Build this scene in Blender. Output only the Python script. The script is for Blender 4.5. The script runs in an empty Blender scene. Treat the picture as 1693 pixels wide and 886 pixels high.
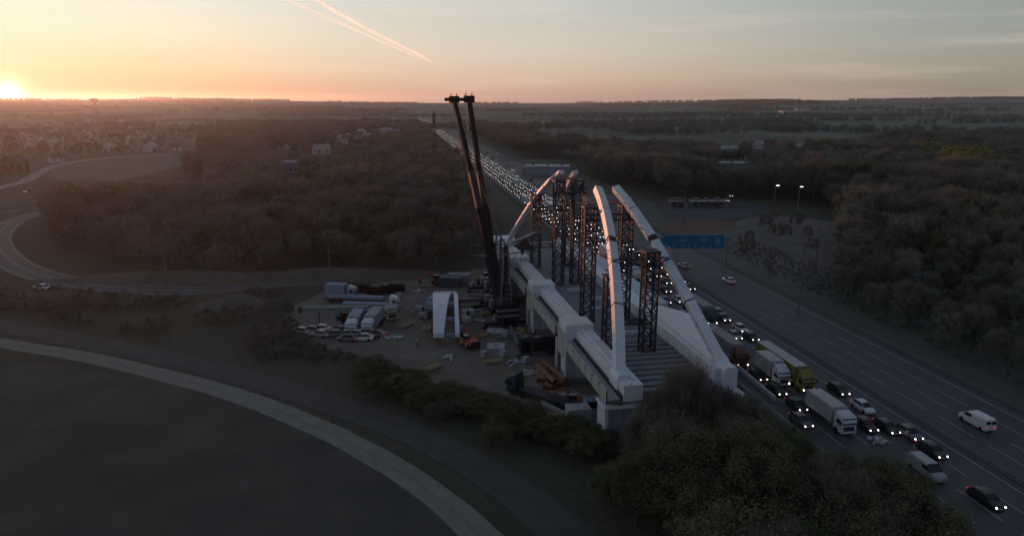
import bpy, bmesh, math, random
from mathutils import Vector, Matrix, noise, Euler
R = math.radians
random.seed(7)
sc = bpy.context.scene
C = sc.collection

# ------------------------------------------------------------------ camera
CAMZ = 48.0; PITCH = R(13.4); FPX = 1144.0
cam_d = bpy.data.cameras.new('camera'); cam = bpy.data.objects.new('camera', cam_d); C.objects.link(cam)
cam.location = (0, 0, CAMZ); cam.rotation_euler = (R(90) - PITCH, 0, 0)
cam_d.sensor_width = 36; cam_d.lens = 36 * FPX / 1693.0; cam_d.clip_start = 0.5; cam_d.clip_end = 60000
sc.camera = cam

# ------------------------------------------------------------------ world, sun, exposure
SUN_AZ = R(-35.2)          # from +Y, positive to +X
SUN_EL = R(0.62)
sunv = Vector((math.sin(SUN_AZ) * math.cos(SUN_EL), math.cos(SUN_AZ) * math.cos(SUN_EL), math.sin(SUN_EL)))
world = bpy.data.worlds.new('World'); sc.world = world; world.use_nodes = True
nt = world.node_tree; N = nt.nodes; LK = nt.links
bg = N['Background']
sky = N.new('ShaderNodeTexSky'); sky.sky_type = 'NISHITA'; sky.sun_disc = False
sky.sun_elevation = SUN_EL; sky.sun_rotation = SUN_AZ; sky.dust_density = 2.0; sky.altitude = 100
def wn(t, **k):
    n = N.new(t)
    for a, b in k.items(): setattr(n, a, b)
    return n
def wmath(op, a, b=None, clamp=False):
    n = wn('ShaderNodeMath', operation=op); n.use_clamp = clamp
    for i, v in enumerate((a, b)):
        if v is None: continue
        if isinstance(v, (int, float)): n.inputs[i].default_value = v
        else: LK.new(v, n.inputs[i])
    return n.outputs[0]
def wramp(fac, stops):
    n = wn('ShaderNodeValToRGB'); cr = n.color_ramp
    while len(cr.elements) < len(stops): cr.elements.new(0.5)
    for e, (p, c) in zip(cr.elements, stops): e.position = p; e.color = (*c, 1)
    LK.new(fac, n.inputs[0]); return n.outputs[0]
def lin(r, g, b):
    f = lambda v: (v / 255 / 12.92 if v / 255 <= 0.04045 else ((v / 255 + 0.055) / 1.055) ** 2.4)
    return (f(r), f(g), f(b))
tc = wn('ShaderNodeTexCoord'); sep = wn('ShaderNodeSeparateXYZ'); LK.new(tc.outputs['Generated'], sep.inputs[0])
elev = wmath('DIVIDE', wmath('ARCSINE', sep.outputs[2]), R(90))          # 0..1 from horizon to zenith
elevc = wmath('MAXIMUM', elev, 0.0)
e_s = wmath('POWER', elevc, 0.5)                                          # finer near the horizon
P_ = lambda deg: math.sqrt(max(deg, 0) / 90.0)
def dotn(v):
    n = wn('ShaderNodeVectorMath', operation='DOT_PRODUCT'); LK.new(tc.outputs['Generated'], n.inputs[0]); n.inputs[1].default_value = v
    return n.outputs['Value']
hs = Vector((sunv.x, sunv.y, 0)).normalized()
hdot = wmath('DIVIDE', dotn(hs), wmath('MAXIMUM', wmath('SQRT', wmath('SUBTRACT', 1.0, wmath('MULTIPLY', sep.outputs[2], sep.outputs[2]))), 0.02))
azd = wmath('DIVIDE', wmath('ARCCOSINE', wmath('MINIMUM', wmath('MAXIMUM', hdot, -1.0), 1.0)), math.pi)   # 0 at the sun, 1 opposite
Z = [(P_(20), (0.36, 0.43, 0.50)), (P_(40), (0.15, 0.20, 0.275)), (1.0, (0.075, 0.11, 0.175))]
ramp_sun = wramp(e_s, [(0.0, lin(205, 136, 84)), (P_(1.0), lin(222, 168, 122)), (P_(2.5), lin(244, 214, 166)), (P_(5), lin(250, 238, 206)), (P_(8), lin(238, 238, 226))] + Z)
ramp_mid = wramp(e_s, [(0.0, lin(182, 146, 134)), (P_(0.7), lin(204, 166, 146)), (P_(2.2), lin(222, 194, 170)), (P_(4.0), lin(222, 208, 190)), (P_(8), lin(205, 208, 200))] + Z)
ramp_far = wramp(e_s, [(0.0, lin(134, 122, 112)), (P_(0.7), lin(146, 134, 118)), (P_(2.2), lin(156, 150, 134)), (P_(4.0), lin(154, 158, 148)), (P_(8), lin(148, 157, 157))] + Z)
ramp_opp = wramp(e_s, [(0.0, lin(112, 104, 106)), (P_(3), lin(130, 124, 128)), (P_(8), lin(118, 130, 142)), (P_(20), (0.17, 0.22, 0.30)), (P_(40), (0.09, 0.13, 0.20)), (1.0, (0.05, 0.08, 0.14))])
def wmix(f, a, b, typ='MIX'):
    n = wn('ShaderNodeMixRGB', blend_type=typ)
    if isinstance(f, (int, float)): n.inputs[0].default_value = f
    else: LK.new(f, n.inputs[0])
    for i, v in ((1, a), (2, b)):
        if isinstance(v, tuple): n.inputs[i].default_value = (*v, 1)
        else: LK.new(v, n.inputs[i])
    return n.outputs[0]
def mapr(v, a, b):
    n = wn('ShaderNodeMapRange', interpolation_type='SMOOTHSTEP'); LK.new(v, n.inputs[0]); n.inputs[1].default_value = a; n.inputs[2].default_value = b
    return n.outputs[0]
c1 = wmix(mapr(azd, 0.02, 0.19), ramp_sun, ramp_mid)
c2 = wmix(mapr(azd, 0.15, 0.42), c1, ramp_far)
c3 = wmix(mapr(azd, 0.42, 0.8), c2, ramp_opp)
# thin drifting high cloud in the lower sky
mp = wn('ShaderNodeMapping'); mp.inputs['Scale'].default_value = (2.2, 2.2, 30.0); LK.new(tc.outputs['Generated'], mp.inputs[0])
nz = wn('ShaderNodeTexNoise'); nz.inputs['Scale'].default_value = 1.6; nz.inputs['Detail'].default_value = 6; LK.new(mp.outputs[0], nz.inputs[0])
cl = wmath('MULTIPLY', mapr(nz.outputs[0], 0.50, 0.74), 0.16)
c4 = wmix(cl, c3, (1.0, 0.78, 0.66))
# nishita colour carried in above the part of the sky near the horizon
nish = wmix(1.0, sky.outputs[0], (0.11, 0.11, 0.11), 'MULTIPLY')
c5 = wmix(wmath('MULTIPLY', mapr(elevc, 0.16, 0.5), 0.35), c4, nish)
# aureole and disc of the sun
sdot = dotn(tuple(sunv))
ang = wmath('ARCCOSINE', wmath('MINIMUM', sdot, 1.0))
def lobe(width, amp, col):
    q = wmath('MULTIPLY', wmath('EXPONENT', wmath('MULTIPLY', wmath('POWER', wmath('DIVIDE', ang, R(width)), 1.4), -1.0)), amp)
    return wmix(1.0, tuple(col), q, 'MULTIPLY')
c6 = wmix(1.0, c5, lobe(0.55, 3.0, (1.0, 0.86, 0.5)), 'ADD')
c6 = wmix(1.0, c6, lobe(2.6, 0.16, (1.0, 0.85, 0.42)), 'ADD')
c6 = wmix(1.0, c6, lobe(9.0, 0.03, (1.0, 0.72, 0.36)), 'ADD')
LK.new(c6, bg.inputs[0]); bg.inputs[1].default_value = 1.0

sd = bpy.data.lights.new('sun', 'SUN'); so = bpy.data.objects.new('sun', sd); C.objects.link(so)
sd.energy = 5.0; sd.angle = R(0.6); sd.color = (1.0, 0.38, 0.19)
so.rotation_euler = sunv.to_track_quat('Z', 'Y').to_euler(); so.location = (0, 0, 200)
sc.view_settings.view_transform = 'Standard'; sc.view_settings.look = 'None'
sc.view_settings.exposure = 0.0; sc.view_settings.gamma = 1.0
cy = sc.cycles
cy.use_denoising = True; cy.max_bounces = 5; cy.diffuse_bounces = 2; cy.glossy_bounces = 2; cy.transmission_bounces = 2
cy.transparent_max_bounces = 8; cy.volume_bounces = 0; cy.sample_clamp_indirect = 3.0; cy.caustics_reflective = False; cy.caustics_refractive = False

# ------------------------------------------------------------------ helpers
def G(px, py, z=0.0):
    """the place on level z that the photograph shows at a pixel"""
    a = (px - 846.5) / FPX; b = (443 - py) / FPX
    dy = math.cos(PITCH) + b * math.sin(PITCH); dz = b * math.cos(PITCH) - math.sin(PITCH)
    t = (z - CAMZ) / dz
    return Vector((a * t, dy * t, z))
def topz(px, py, Y):
    b = (443 - py) / FPX
    dy = math.cos(PITCH) + b * math.sin(PITCH); dz = b * math.cos(PITCH) - math.sin(PITCH)
    t = Y / dy
    return Vector(((px - 846.5) / FPX * t, Y, CAMZ + dz * t))
MATS = {}
def mat(name, col, rough=0.8, metal=0.0, var=0.25, scale=1.0, emit=None, stretch=None, bump=0.0, col2=None, spec=0.3):
    if name in MATS: return MATS[name]
    m = bpy.data.materials.new(name); m.use_nodes = True; t = m.node_tree; b = t.nodes['Principled BSDF']
    b.inputs['Roughness'].default_value = rough; b.inputs['Metallic'].default_value = metal
    b.inputs['Specular IOR Level'].default_value = spec
    c2 = col2 or tuple(c * (1 - var) for c in col); c1_ = tuple(min(1, c * (1 + var * 0.6)) for c in col) if not col2 else col
    tcn = t.nodes.new('ShaderNodeTexCoord'); src = tcn.outputs['Object']
    if stretch:
        mpn = t.nodes.new('ShaderNodeMapping'); mpn.inputs['Scale'].default_value = stretch; t.links.new(src, mpn.inputs[0]); src = mpn.outputs[0]
    n = t.nodes.new('ShaderNodeTexNoise'); n.inputs['Scale'].default_value = scale; n.inputs['Detail'].default_value = 7; n.inputs['Roughness'].default_value = 0.62
    t.links.new(src, n.inputs[0])
    cr = t.nodes.new('ShaderNodeValToRGB'); cr.color_ramp.elements[0].position = 0.33; cr.color_ramp.elements[1].position = 0.68
    cr.color_ramp.elements[0].color = (*c2, 1); cr.color_ramp.elements[1].color = (*c1_, 1)
    t.links.new(n.outputs[0], cr.inputs[0]); t.links.new(cr.outputs[0], b.inputs['Base Color'])
    if bump:
        bp = t.nodes.new('ShaderNodeBump'); bp.inputs['Strength'].default_value = bump; bp.inputs['Distance'].default_value = 0.1
        t.links.new(n.outputs[0], bp.inputs['Height']); t.links.new(bp.outputs[0], b.inputs['Normal'])
    if emit:
        b.inputs['Emission Color'].default_value = (*emit[0], 1); b.inputs['Emission Strength'].default_value = emit[1]
        m.cycles.emission_sampling = 'NONE'
    MATS[name] = m; return m
def leafmat(name, ca, cb):
    m = bpy.data.materials.new(name); m.use_nodes = True; t = m.node_tree; b = t.nodes['Principled BSDF']
    b.inputs['Roughness'].default_value = 0.9; b.inputs['Specular IOR Level'].default_value = 0.05
    oi = t.nodes.new('ShaderNodeObjectInfo'); n = t.nodes.new('ShaderNodeTexNoise'); n.inputs['Scale'].default_value = 0.55
    g = t.nodes.new('ShaderNodeTexCoord'); t.links.new(g.outputs['Object'], n.inputs[0])
    a = t.nodes.new('ShaderNodeMath'); a.operation = 'ADD'; t.links.new(n.outputs[0], a.inputs[0]); 
    s = t.nodes.new('ShaderNodeMath'); s.operation = 'MULTIPLY_ADD'; s.inputs[1].default_value = 0.5; s.inputs[2].default_value = -0.25
    t.links.new(oi.outputs['Random'], s.inputs[0]); t.links.new(s.outputs[0], a.inputs[1])
    cr = t.nodes.new('ShaderNodeValToRGB'); cr.color_ramp.elements[0].position = 0.25; cr.color_ramp.elements[1].position = 0.75
    cr.color_ramp.elements[0].color = (*ca, 1); cr.color_ramp.elements[1].color = (*cb, 1)
    t.links.new(a.outputs[0], cr.inputs[0]); t.links.new(cr.outputs[0], b.inputs['Base Color'])
    tl = t.nodes.new('ShaderNodeBsdfTranslucent'); t.links.new(cr.outputs[0], tl.inputs[0]); ms = t.nodes.new('ShaderNodeMixShader'); ms.inputs[0].default_value = .42
    t.links.new(b.outputs[0], ms.inputs[1]); t.links.new(tl.outputs[0], ms.inputs[2]); t.links.new(ms.outputs[0], t.nodes['Material Output'].inputs[0])
    MATS[name] = m; return m

class MB:
    def __init__(s): s.v = []; s.f = []; s.m = []; s.cur = 0; s.M = None
    def mi(s, i): s.cur = i; return s
    def add(s, vs, fs):
        o = len(s.v)
        for p in vs:
            p = Vector(p); s.v.append(s.M @ p if s.M else p)
        for f in fs: s.f.append([o + i for i in f]); s.m.append(s.cur)
    def box(s, c, d, rz=0.0, rx=0.0, taper=1.0):
        hx, hy, hz = d[0] / 2, d[1] / 2, d[2] / 2
        mt = Matrix.Translation(c) @ Matrix.Rotation(rz, 4, 'Z') @ Matrix.Rotation(rx, 4, 'X')
        vs = []
        for z, k in ((-hz, 1), (hz, taper)):
            for x, y in ((-hx, -hy), (hx, -hy), (hx, hy), (-hx, hy)): vs.append(mt @ Vector((x * k, y * k, z)))
        s.add(vs, [(3, 2, 1, 0), (4, 5, 6, 7), (0, 1, 5, 4), (1, 2, 6, 5), (2, 3, 7, 6), (3, 0, 4, 7)]); return s
    def beam(s, a, b, w, h=None, w2=None):
        a = Vector(a); b = Vector(b); h = h or w; d = (b - a)
        if d.length < 1e-6: return s
        d.normalize(); up = Vector((0, 0, 1)) if abs(d.z) < 0.98 else Vector((0, 1, 0))
        x = d.cross(up).normalized(); y = x.cross(d).normalized(); k = (w2 / w) if w2 else 1
        vs = []
        for p, q in ((a, 1), (b, k)):
            for sx, sy in ((-1, -1), (1, -1), (1, 1), (-1, 1)): vs.append(p + x * sx * w / 2 * q + y * sy * h / 2 * q)
        s.add(vs, [(3, 2, 1, 0), (4, 5, 6, 7), (0, 1, 5, 4), (1, 2, 6, 5), (2, 3, 7, 6), (3, 0, 4, 7)]); return s
    def tube(s, a, b, r, r2=None, n=8, cap=True):
        a = Vector(a); b = Vector(b); r2 = r if r2 is None else r2; d = (b - a)
        if d.length < 1e-6: return s
        d.normalize(); up = Vector((0, 0, 1)) if abs(d.z) < 0.98 else Vector((0, 1, 0))
        x = d.cross(up).normalized(); y = x.cross(d).normalized(); vs = []
        for p, q in ((a, r), (b, r2)):
            for i in range(n): t = 2 * math.pi * i / n; vs.append(p + x * math.cos(t) * q + y * math.sin(t) * q)
        fs = [(i, (i + 1) % n, n + (i + 1) % n, n + i) for i in range(n)]
        if cap: fs += [tuple(reversed(range(n))), tuple(range(n, 2 * n))]
        s.add(vs, fs); return s
    def loft(s, rings, cap=True, closed=True):
        n = len(rings[0]); vs = [p for r in rings for p in r]; fs = []
        for k in range(len(rings) - 1):
            for i in range(n if closed else n - 1):
                j = (i + 1) % n; fs.append((k * n + i, k * n + j, (k + 1) * n + j, (k + 1) * n + i))
        if cap: fs += [tuple(reversed(range(n))), tuple(range((len(rings) - 1) * n, len(rings) * n))]
        s.add(vs, fs); return s
    def obj(s, name, mats, parent=None, smooth=False, bevel=0.0):
        me = bpy.data.meshes.new(name); me.from_pydata([tuple(v) for v in s.v], [], s.f); me.update()
        for m in (mats if isinstance(mats, (list, tuple)) else [mats]): me.materials.append(m)
        me.polygons.foreach_set('material_index', s.m)
        if smooth: me.polygons.foreach_set('use_smooth', [True] * len(me.polygons))
        o = bpy.data.objects.new(name, me); C.objects.link(o); o.parent = parent
        if bevel:
            bv = o.modifiers.new('bevel', 'BEVEL'); bv.width = bevel; bv.segments = 2; bv.limit_method = 'ANGLE'
        return o
def thing(name, label, cat, loc=(0, 0, 0), rz=0.0, group=None):
    o = bpy.data.objects.new(name, None); C.objects.link(o); o.location = loc; o.rotation_euler = (0, 0, rz)
    o.empty_display_size = 0.5; o['label'] = label; o['category'] = cat
    if group: o['group'] = group
    return o
def tag(o, label, cat, group=None):
    o['label'] = label; o['category'] = cat
    if group: o['group'] = group
    return o
def kind(o, k, label=None):
    o['kind'] = k
    if label: o['label'] = label
    return o
KIDS = {}
def copy_tree(o, loc, rz, label=None, group=None, scale=None):
    if o.name not in KIDS: KIDS[o.name] = [(c, list(c.children)) for c in o.children]
    r = o.copy(); C.objects.link(r); r.location = loc; r.rotation_euler = (0, 0, rz)
    if scale is not None: r.scale = scale if hasattr(scale, '__len__') else (scale,) * 3
    if label: r['label'] = label
    if group: r['group'] = group
    for c, gs in KIDS[o.name]:
        k = c.copy(); C.objects.link(k); k.parent = r
        for g in gs: q = g.copy(); C.objects.link(q); q.parent = k
    return r
def smooth(a, b, x):
    t = max(0.0, min(1.0, (x - a) / (b - a))); return t * t * (3 - 2 * t)
def nz2(x, y, s): return noise.noise(Vector((x / s, y / s, 3.7)))
def inpoly(x, y, poly):
    c = False; j = len(poly) - 1
    for i in range(len(poly)):
        xi, yi = poly[i]; xj, yj = poly[j]
        if (yi > y) != (yj > y) and x < (xj - xi) * (y - yi) / (yj - yi) + xi: c = not c
        j = i
    return c

# ------------------------------------------------------------------ terrain
def RIDGE(az):   # height of the far skyline over azimuth in degrees
    pts = [(-60, 64), (-38, 62), (-33, 62), (-27, 72), (-24, 69), (-18, 60), (-10, 50), (-4, 46), (2, 45), (8, 51), (14, 58), (24, 64), (36, 72), (60, 76)]
    for (a, h), (b, g) in zip(pts, pts[1:]):
        if a <= az <= b: return h + (g - h) * smooth(a, b, az)
    return pts[0][1] if az < pts[0][0] else pts[-1][1]
def TZ(x, y):
    r = math.hypot(x, y)
    if r < 900 and y > -900: return 0.0
    az = math.degrees(math.atan2(x, y))
    h = smooth(900, 2600, r) * (nz2(x, y, 900) * 9 + nz2(x, y, 330) * 3)
    right = smooth(6, 26, az)
    h += right * smooth(1200, 3000, r) * 8 * (1 + nz2(x, y, 1300))
    rg = RIDGE(az) + nz2(x, y, 900) * 2.5 + nz2(x, y, 220) * 1.2
    h = h * (1 - smooth(2400, 4800, r)) + rg * smooth(2400, 4800, r) 
    # the corridor of the motorway stays level
    d = abs(x - hx(y)) if y > 0 else 999
    if r < 3200: h *= smooth(30, 220, d)
    return h
def hx(y): return 60.5 - 0.158 * (y - 118)      # the line between the two carriageways
HD = Vector((-0.158, 1, 0)).normalized(); HN = Vector((HD.y, -HD.x, 0))
HROT = math.atan2(0.158, 1)
def HW(off, y, z=0): return Vector((hx(y), y, z)) + HN * off

def ground_mat():
    m = bpy.data.materials.new('ground'); m.use_nodes = True; t = m.node_tree; b = t.nodes['Principled BSDF']
    b.inputs['Roughness'].default_value = 0.95; b.inputs['Specular IOR Level'].default_value = 0.1
    g = t.nodes.new('ShaderNodeTexCoord')
    def noisen(scale, detail=6):
        n = t.nodes.new('ShaderNodeTexNoise'); n.inputs['Scale'].default_value = scale; n.inputs['Detail'].default_value = detail
        t.links.new(g.outputs['Object'], n.inputs[0]); return n.outputs[0]
    def ramp(f, st):
        n = t.nodes.new('ShaderNodeValToRGB'); cr = n.color_ramp; cr.interpolation = 'LINEAR'
        while len(cr.elements) < len(st): cr.elements.new(.5)
        for e, (p, c) in zip(cr.elements, st): e.position = p; e.color = (*c, 1)
        t.links.new(f, n.inputs[0]); return n.outputs[0]
    def mix(f, a, c):
        n = t.nodes.new('ShaderNodeMixRGB'); 
        if isinstance(f, float): n.inputs[0].default_value = f
        else: t.links.new(f, n.inputs[0])
        t.links.new(a, n.inputs[1]); t.links.new(c, n.inputs[2]); return n.outputs[0]
    near = mix(0.5, ramp(noisen(0.03), [(.35, (.060, .063, .048)), (.65, (.095, .09, .066))]), ramp(noisen(0.9), [(.35, (.05, .053, .04)), (.65, (.10, .098, .07))]))
    mpn = t.nodes.new('ShaderNodeMapping'); mpn.inputs['Rotation'].default_value = (0, 0, .5); t.links.new(g.outputs['Object'], mpn.inputs[0])
    v = t.nodes.new('ShaderNodeTexVoronoi'); v.inputs['Scale'].default_value = 1 / 330.0; t.links.new(mpn.outputs[0], v.inputs[0])
    sp = t.nodes.new('ShaderNodeSeparateColor'); t.links.new(v.outputs['Color'], sp.inputs[0])
    fields = ramp(sp.outputs[0], [(0, (.05, .05, .042)), (.25, (.12, .165, .115)), (.45, (.18, .175, .15)), (.62, (.10, .14, .10)), (.8, (.15, .19, .135)), (1, (.07, .075, .065))])
    fields = mix(0.35, fields, ramp(noisen(0.01), [(.4, (.04, .045, .035)), (.6, (.10, .10, .075))]))
    ln = t.nodes.new('ShaderNodeVectorMath'); ln.operation = 'LENGTH'; t.links.new(g.outputs['Object'], ln.inputs[0])
    mr = t.nodes.new('ShaderNodeMapRange'); t.links.new(ln.outputs['Value'], mr.inputs[0]); mr.inputs[1].default_value = 500; mr.inputs[2].default_value = 900
    t.links.new(mix(mr.outputs[0], near, fields), b.inputs['Base Color'])
    bp = t.nodes.new('ShaderNodeBump'); bp.inputs['Strength'].default_value = .5; bp.inputs['Distance'].default_value = .3
    t.links.new(noisen(.6), bp.inputs['Height']); t.links.new(bp.outputs[0], b.inputs['Normal'])
    return m
g = MB(); rr = [0] + [6 * 1.07 ** i for i in range(110)]; rr = [r for r in rr if r < 6750] + [6800]; NA = 220
vs = [(0, 0, 0)]
for r in rr[1:]:
    for i in range(NA):
        a = 2 * math.pi * i / NA; x, y = r * math.sin(a), r * math.cos(a); vs.append((x, y, TZ(x, y)))
fs = [(0, 1 + (i + 1) % NA, 1 + i) for i in range(NA)]
for k in range(len(rr) - 2):
    for i in range(NA): j = (i + 1) % NA; fs.append((1 + k * NA + i, 1 + k * NA + j, 1 + (k + 1) * NA + j, 1 + (k + 1) * NA + i))
g.add(vs, fs); kind(g.obj('ground', ground_mat(), smooth=True), 'structure')

def spline(pts, n=10):
    out = []
    for i in range(len(pts) - 1):
        p0 = pts[max(i - 1, 0)]; p1 = pts[i]; p2 = pts[i + 1]; p3 = pts[min(i + 2, len(pts) - 1)]
        for k in range(n):
            t = k / n
            out.append(0.5 * ((2 * p1) + (p2 - p0) * t + (2 * p0 - 5 * p1 + 4 * p2 - p3) * t * t + (3 * p1 - p0 - 3 * p2 + p3) * t ** 3))
    out.append(pts[-1].copy()); return out
def strip(pts, offs, z, mb=None, wob=0.0):
    mb = mb or MB(); L = []
    for i, p in enumerate(pts):
        d = (pts[min(i + 1, len(pts) - 1)] - pts[max(i - 1, 0)]); d.z = 0; d.normalize(); n = Vector((d.y, -d.x, 0))
        w1 = wob * nz2(p.x, p.y, 6); w2 = wob * nz2(p.x + 90, p.y, 6)
        for o_, w in zip(offs, (w1, w2)):
            q = p + n * (o_ + w); q.z = p.z + z; L.append(q)
    mb.add(L, [(2 * i, 2 * i + 1, 2 * i + 3, 2 * i + 2) for i in range(len(pts) - 1)]); return mb
asph = mat('asphalt', (.074, .072, .080), .7, spec=.4, var=.3, scale=.12, col2=(.058, .057, .064), bump=.1)
asph_old = mat('asphalt_worn', (.085, .083, .085), .9, scale=.3, col2=(.06, .06, .062))
paint = mat('road_paint', (.36, .36, .36), .7, scale=1.5, col2=(.22, .22, .22))
gravel = mat('gravel_track', (.25, .235, .21), .95, scale=.5, col2=(.19, .18, .155), bump=.4)
dirt = mat('worksite_dirt', (.20, .178, .152), .95, scale=.12, col2=(.125, .112, .098), bump=.4)
verge = mat('verge_grass', (.095, .112, .088), .95, scale=.1, col2=(.070, .084, .068), bump=.3)
fieldm = mat('dark_field', (.090, .084, .072), .95, scale=.09, col2=(.050, .050, .045), bump=.3)

# motorway
ys = [-60, -20, 20, 60, 100, 150, 200, 300, 400, 600, 800, 1100, 1500, 2000, 2600, 3200]
ax = [Vector((hx(y), y, TZ(hx(y), y))) for y in ys]
kind(strip(ax, (-21.5, -1.0), .05).obj('motorway_left_carriageway', asph), 'structure')
kind(strip(ax, (-0.6, 17.6), .05).obj('motorway_right_carriageway', asph), 'structure')
kind(strip(ax, (18, 44), .02).obj('grass_verge', verge), 'structure')
mk = MB()
for o_ in (0.35, 15.6, -2.2, -20.6): strip(ax, (o_ - .13, o_ + .13), .075, mk)
for o_ in (3.9, 7.6, 11.4, -5.9, -9.6, -13.3, -17.0):
    y = -40
    while y < 900:
        strip([HW(0, y), HW(0, y + 7)], (o_ - .09, o_ + .09), .075, mk); y += 9.5
kind(mk.obj('lane_markings', paint), 'structure')

# fields, tracks and ramps, left of the motorway
def px_sheet(name, pts, z, m, jit=0.6, k='structure'):
    P3 = [G(*p) for p in pts]; pl = spline(P3 + [P3[0]], 8)[:-1]
    mb = MB(); mb.add([Vector((p.x + random.uniform(-jit, jit), p.y + random.uniform(-jit, jit), z)) for p in pl], [tuple(reversed(range(len(pl))))])
    o = mb.obj(name, m); bm = bmesh.new(); bm.from_mesh(o.data); bmesh.ops.triangulate(bm, faces=bm.faces[:])
    for f in bm.faces:
        if f.normal.z < 0: f.normal_flip()
    bm.to_mesh(o.data); bm.free(); return kind(o, k)
px_sheet('dark_field', [(-900, 560), (-300, 545), (0, 590), (300, 640), (500, 710), (650, 790), (760, 880), (850, 1100), (500, 1500), (-600, 1500)], .02, fieldm)
track = spline([G(*p) for p in [(-400, 505), (-200, 530), (0, 567), (150, 592), (300, 628), (400, 657), (500, 695), (580, 733), (650, 772), (730, 828), (790, 882), (860, 960), (960, 1120)]], 8)
kind(strip(track, (-2.2, 2.1), .045, wob=.16).obj('gravel_track', gravel), 'structure')
kind(strip(track, (-.25, .3), .065, wob=.3).obj('track_grass_ridge', mat('track_grass', (.205, .195, .17), .95)), 'structure')
lane = spline([G(*p) for p in [(-400, 488), (-200, 505), (0, 539), (150, 566), (300, 598), (420, 628), (560, 672), (680, 716), (770, 760), (860, 820), (950, 900), (1040, 1020)]], 8)
kind(strip(lane, (-3.0, 3.0), .05, wob=.3).obj('access_road', asph_old), 'structure')
px_sheet('worksite_ground', [(505, 560), (470, 520), (540, 482), (640, 466), (740, 452), (830, 440), (880, 430), (1010, 440), (1070, 520), (1130, 640), (1075, 715), (1000, 728), (900, 690), (800, 655), (700, 628), (640, 600), (590, 575)], .03, dirt)
haul = spline([G(*p) for p in [(480, 560), (600, 582), (680, 604), (760, 634), (850, 668), (930, 698), (1010, 728)]], 8)
kind(strip(haul, (-1.6, 1.8), .055, wob=.5).obj('haul_road', mat('haul_road', (.17, .155, .13), .95, scale=.4, col2=(.11, .1, .085), bump=.3)), 'structure')
ramp = spline([G(*p) for p in [(560, 462), (430, 470), (330, 480), (230, 478), (150, 471), (80, 458), (30, 440), (2, 415), (-4, 392), (20, 368), (75, 350), (130, 341)]], 10)
kind(strip(ramp, (-4.5, 4.5), .05).obj('slip_road', asph), 'structure')
mk = MB(); strip(ramp, (-3.9, -3.65), .08, mk); strip(ramp, (3.65, 3.9), .08, mk); strip(ramp, (-.1, .1), .08, mk)
kind(mk.obj('slip_road_markings', paint), 'structure')
ramp2 = spline([G(*p) for p in [(-260, 395), (-120, 372), (0, 352), (70, 344), (140, 338)]], 10)
kind(strip(ramp2, (-4.5, 4.5), .09).obj('upper_slip_road', asph_old), 'structure')
px_sheet('pale_meadow', [(80, 292), (95, 275), (140, 263), (280, 256), (310, 260), (290, 275), (200, 298), (140, 306)], .03, mat('meadow', (.115, .12, .095), .95, scale=.02, col2=(.085, .09, .07)))
trd = spline([G(*p) for p in [(-60, 322), (0, 310), (40, 300), (62, 288), (100, 272), (180, 261), (280, 255), (340, 252)]], 8)
kind(strip(trd, (-4, 4), .06).obj('town_road', mat('town_road', (.26, .25, .245), .9)), 'structure')
px_sheet('service_yard', [(1085, 345), (1100, 332), (1205, 333), (1270, 340), (1230, 358), (1120, 366)], .03, mat('yard', (.075, .068, .082), .9, scale=.05))
px_sheet('red_soil_bank', [(1090, 368), (1130, 362), (1200, 366), (1215, 376), (1150, 388), (1100, 390)], .035, mat('red_soil', (.14, .085, .072), .95, scale=.08))
px_sheet('scrub_bank', [(1130, 430), (1195, 378), (1260, 358), (1390, 372), (1370, 450), (1300, 470), (1220, 445)], .025, mat('scrub_bank', (.16, .145, .125), .95, scale=.06, col2=(.10, .092, .08)))
px_sheet('motorway_embankment', [(860, 420), (820, 360), (780, 300), (735, 250), (770, 255), (830, 320), (900, 380)], .03, mat('bank_soil', (.095, .083, .075), .95, scale=.03))
px_sheet('far_meadow', [(960, 232), (1000, 218), (1120, 212), (1250, 214), (1190, 224), (1080, 230)], .05, mat('far_meadow', (.10, .13, .085), .95, scale=.01))

def hill(name, c, rx_, ry, h, m, rz=0):
    mb = MB(); n = 28; k = 10; vs = [(0, 0, h)]
    for j in range(1, k + 1):
        q = j / k
        for i in range(n):
            a = 2 * math.pi * i / n; x, y = rx_ * q * math.cos(a), ry * q * math.sin(a)
            z = h * (1 - smooth(0, 1, q)) + (nz2(x + c.x, y + c.y, 5) * h * .16 if 0 < j < k else 0)
            vs.append((x, y, z - (.1 if j == k else 0)))
    fs = [(0, 1 + i, 1 + (i + 1) % n) for i in range(n)]
    for j in range(k - 1):
        for i in range(n): q = (i + 1) % n; fs.append((1 + j * n + i, 1 + (j + 1) * n + i, 1 + (j + 1) * n + q, 1 + j * n + q))
    mb.add(vs, fs); o = mb.obj(name, m, smooth=True); o.location = c; o.rotation_euler = (0, 0, rz); return kind(o, 'structure')
hill('soil_mound', G(395, 505), 11, 7, 3.0, verge if False else mat('mound', (.105, .098, .082), .95, scale=.2, bump=.4))
hill('soil_mound', G(560, 455), 40, 8, 2.2, MATS['mound'])
hill('soil_mound', G(300, 462), 45, 7, 2.6, MATS['mound'])

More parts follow.
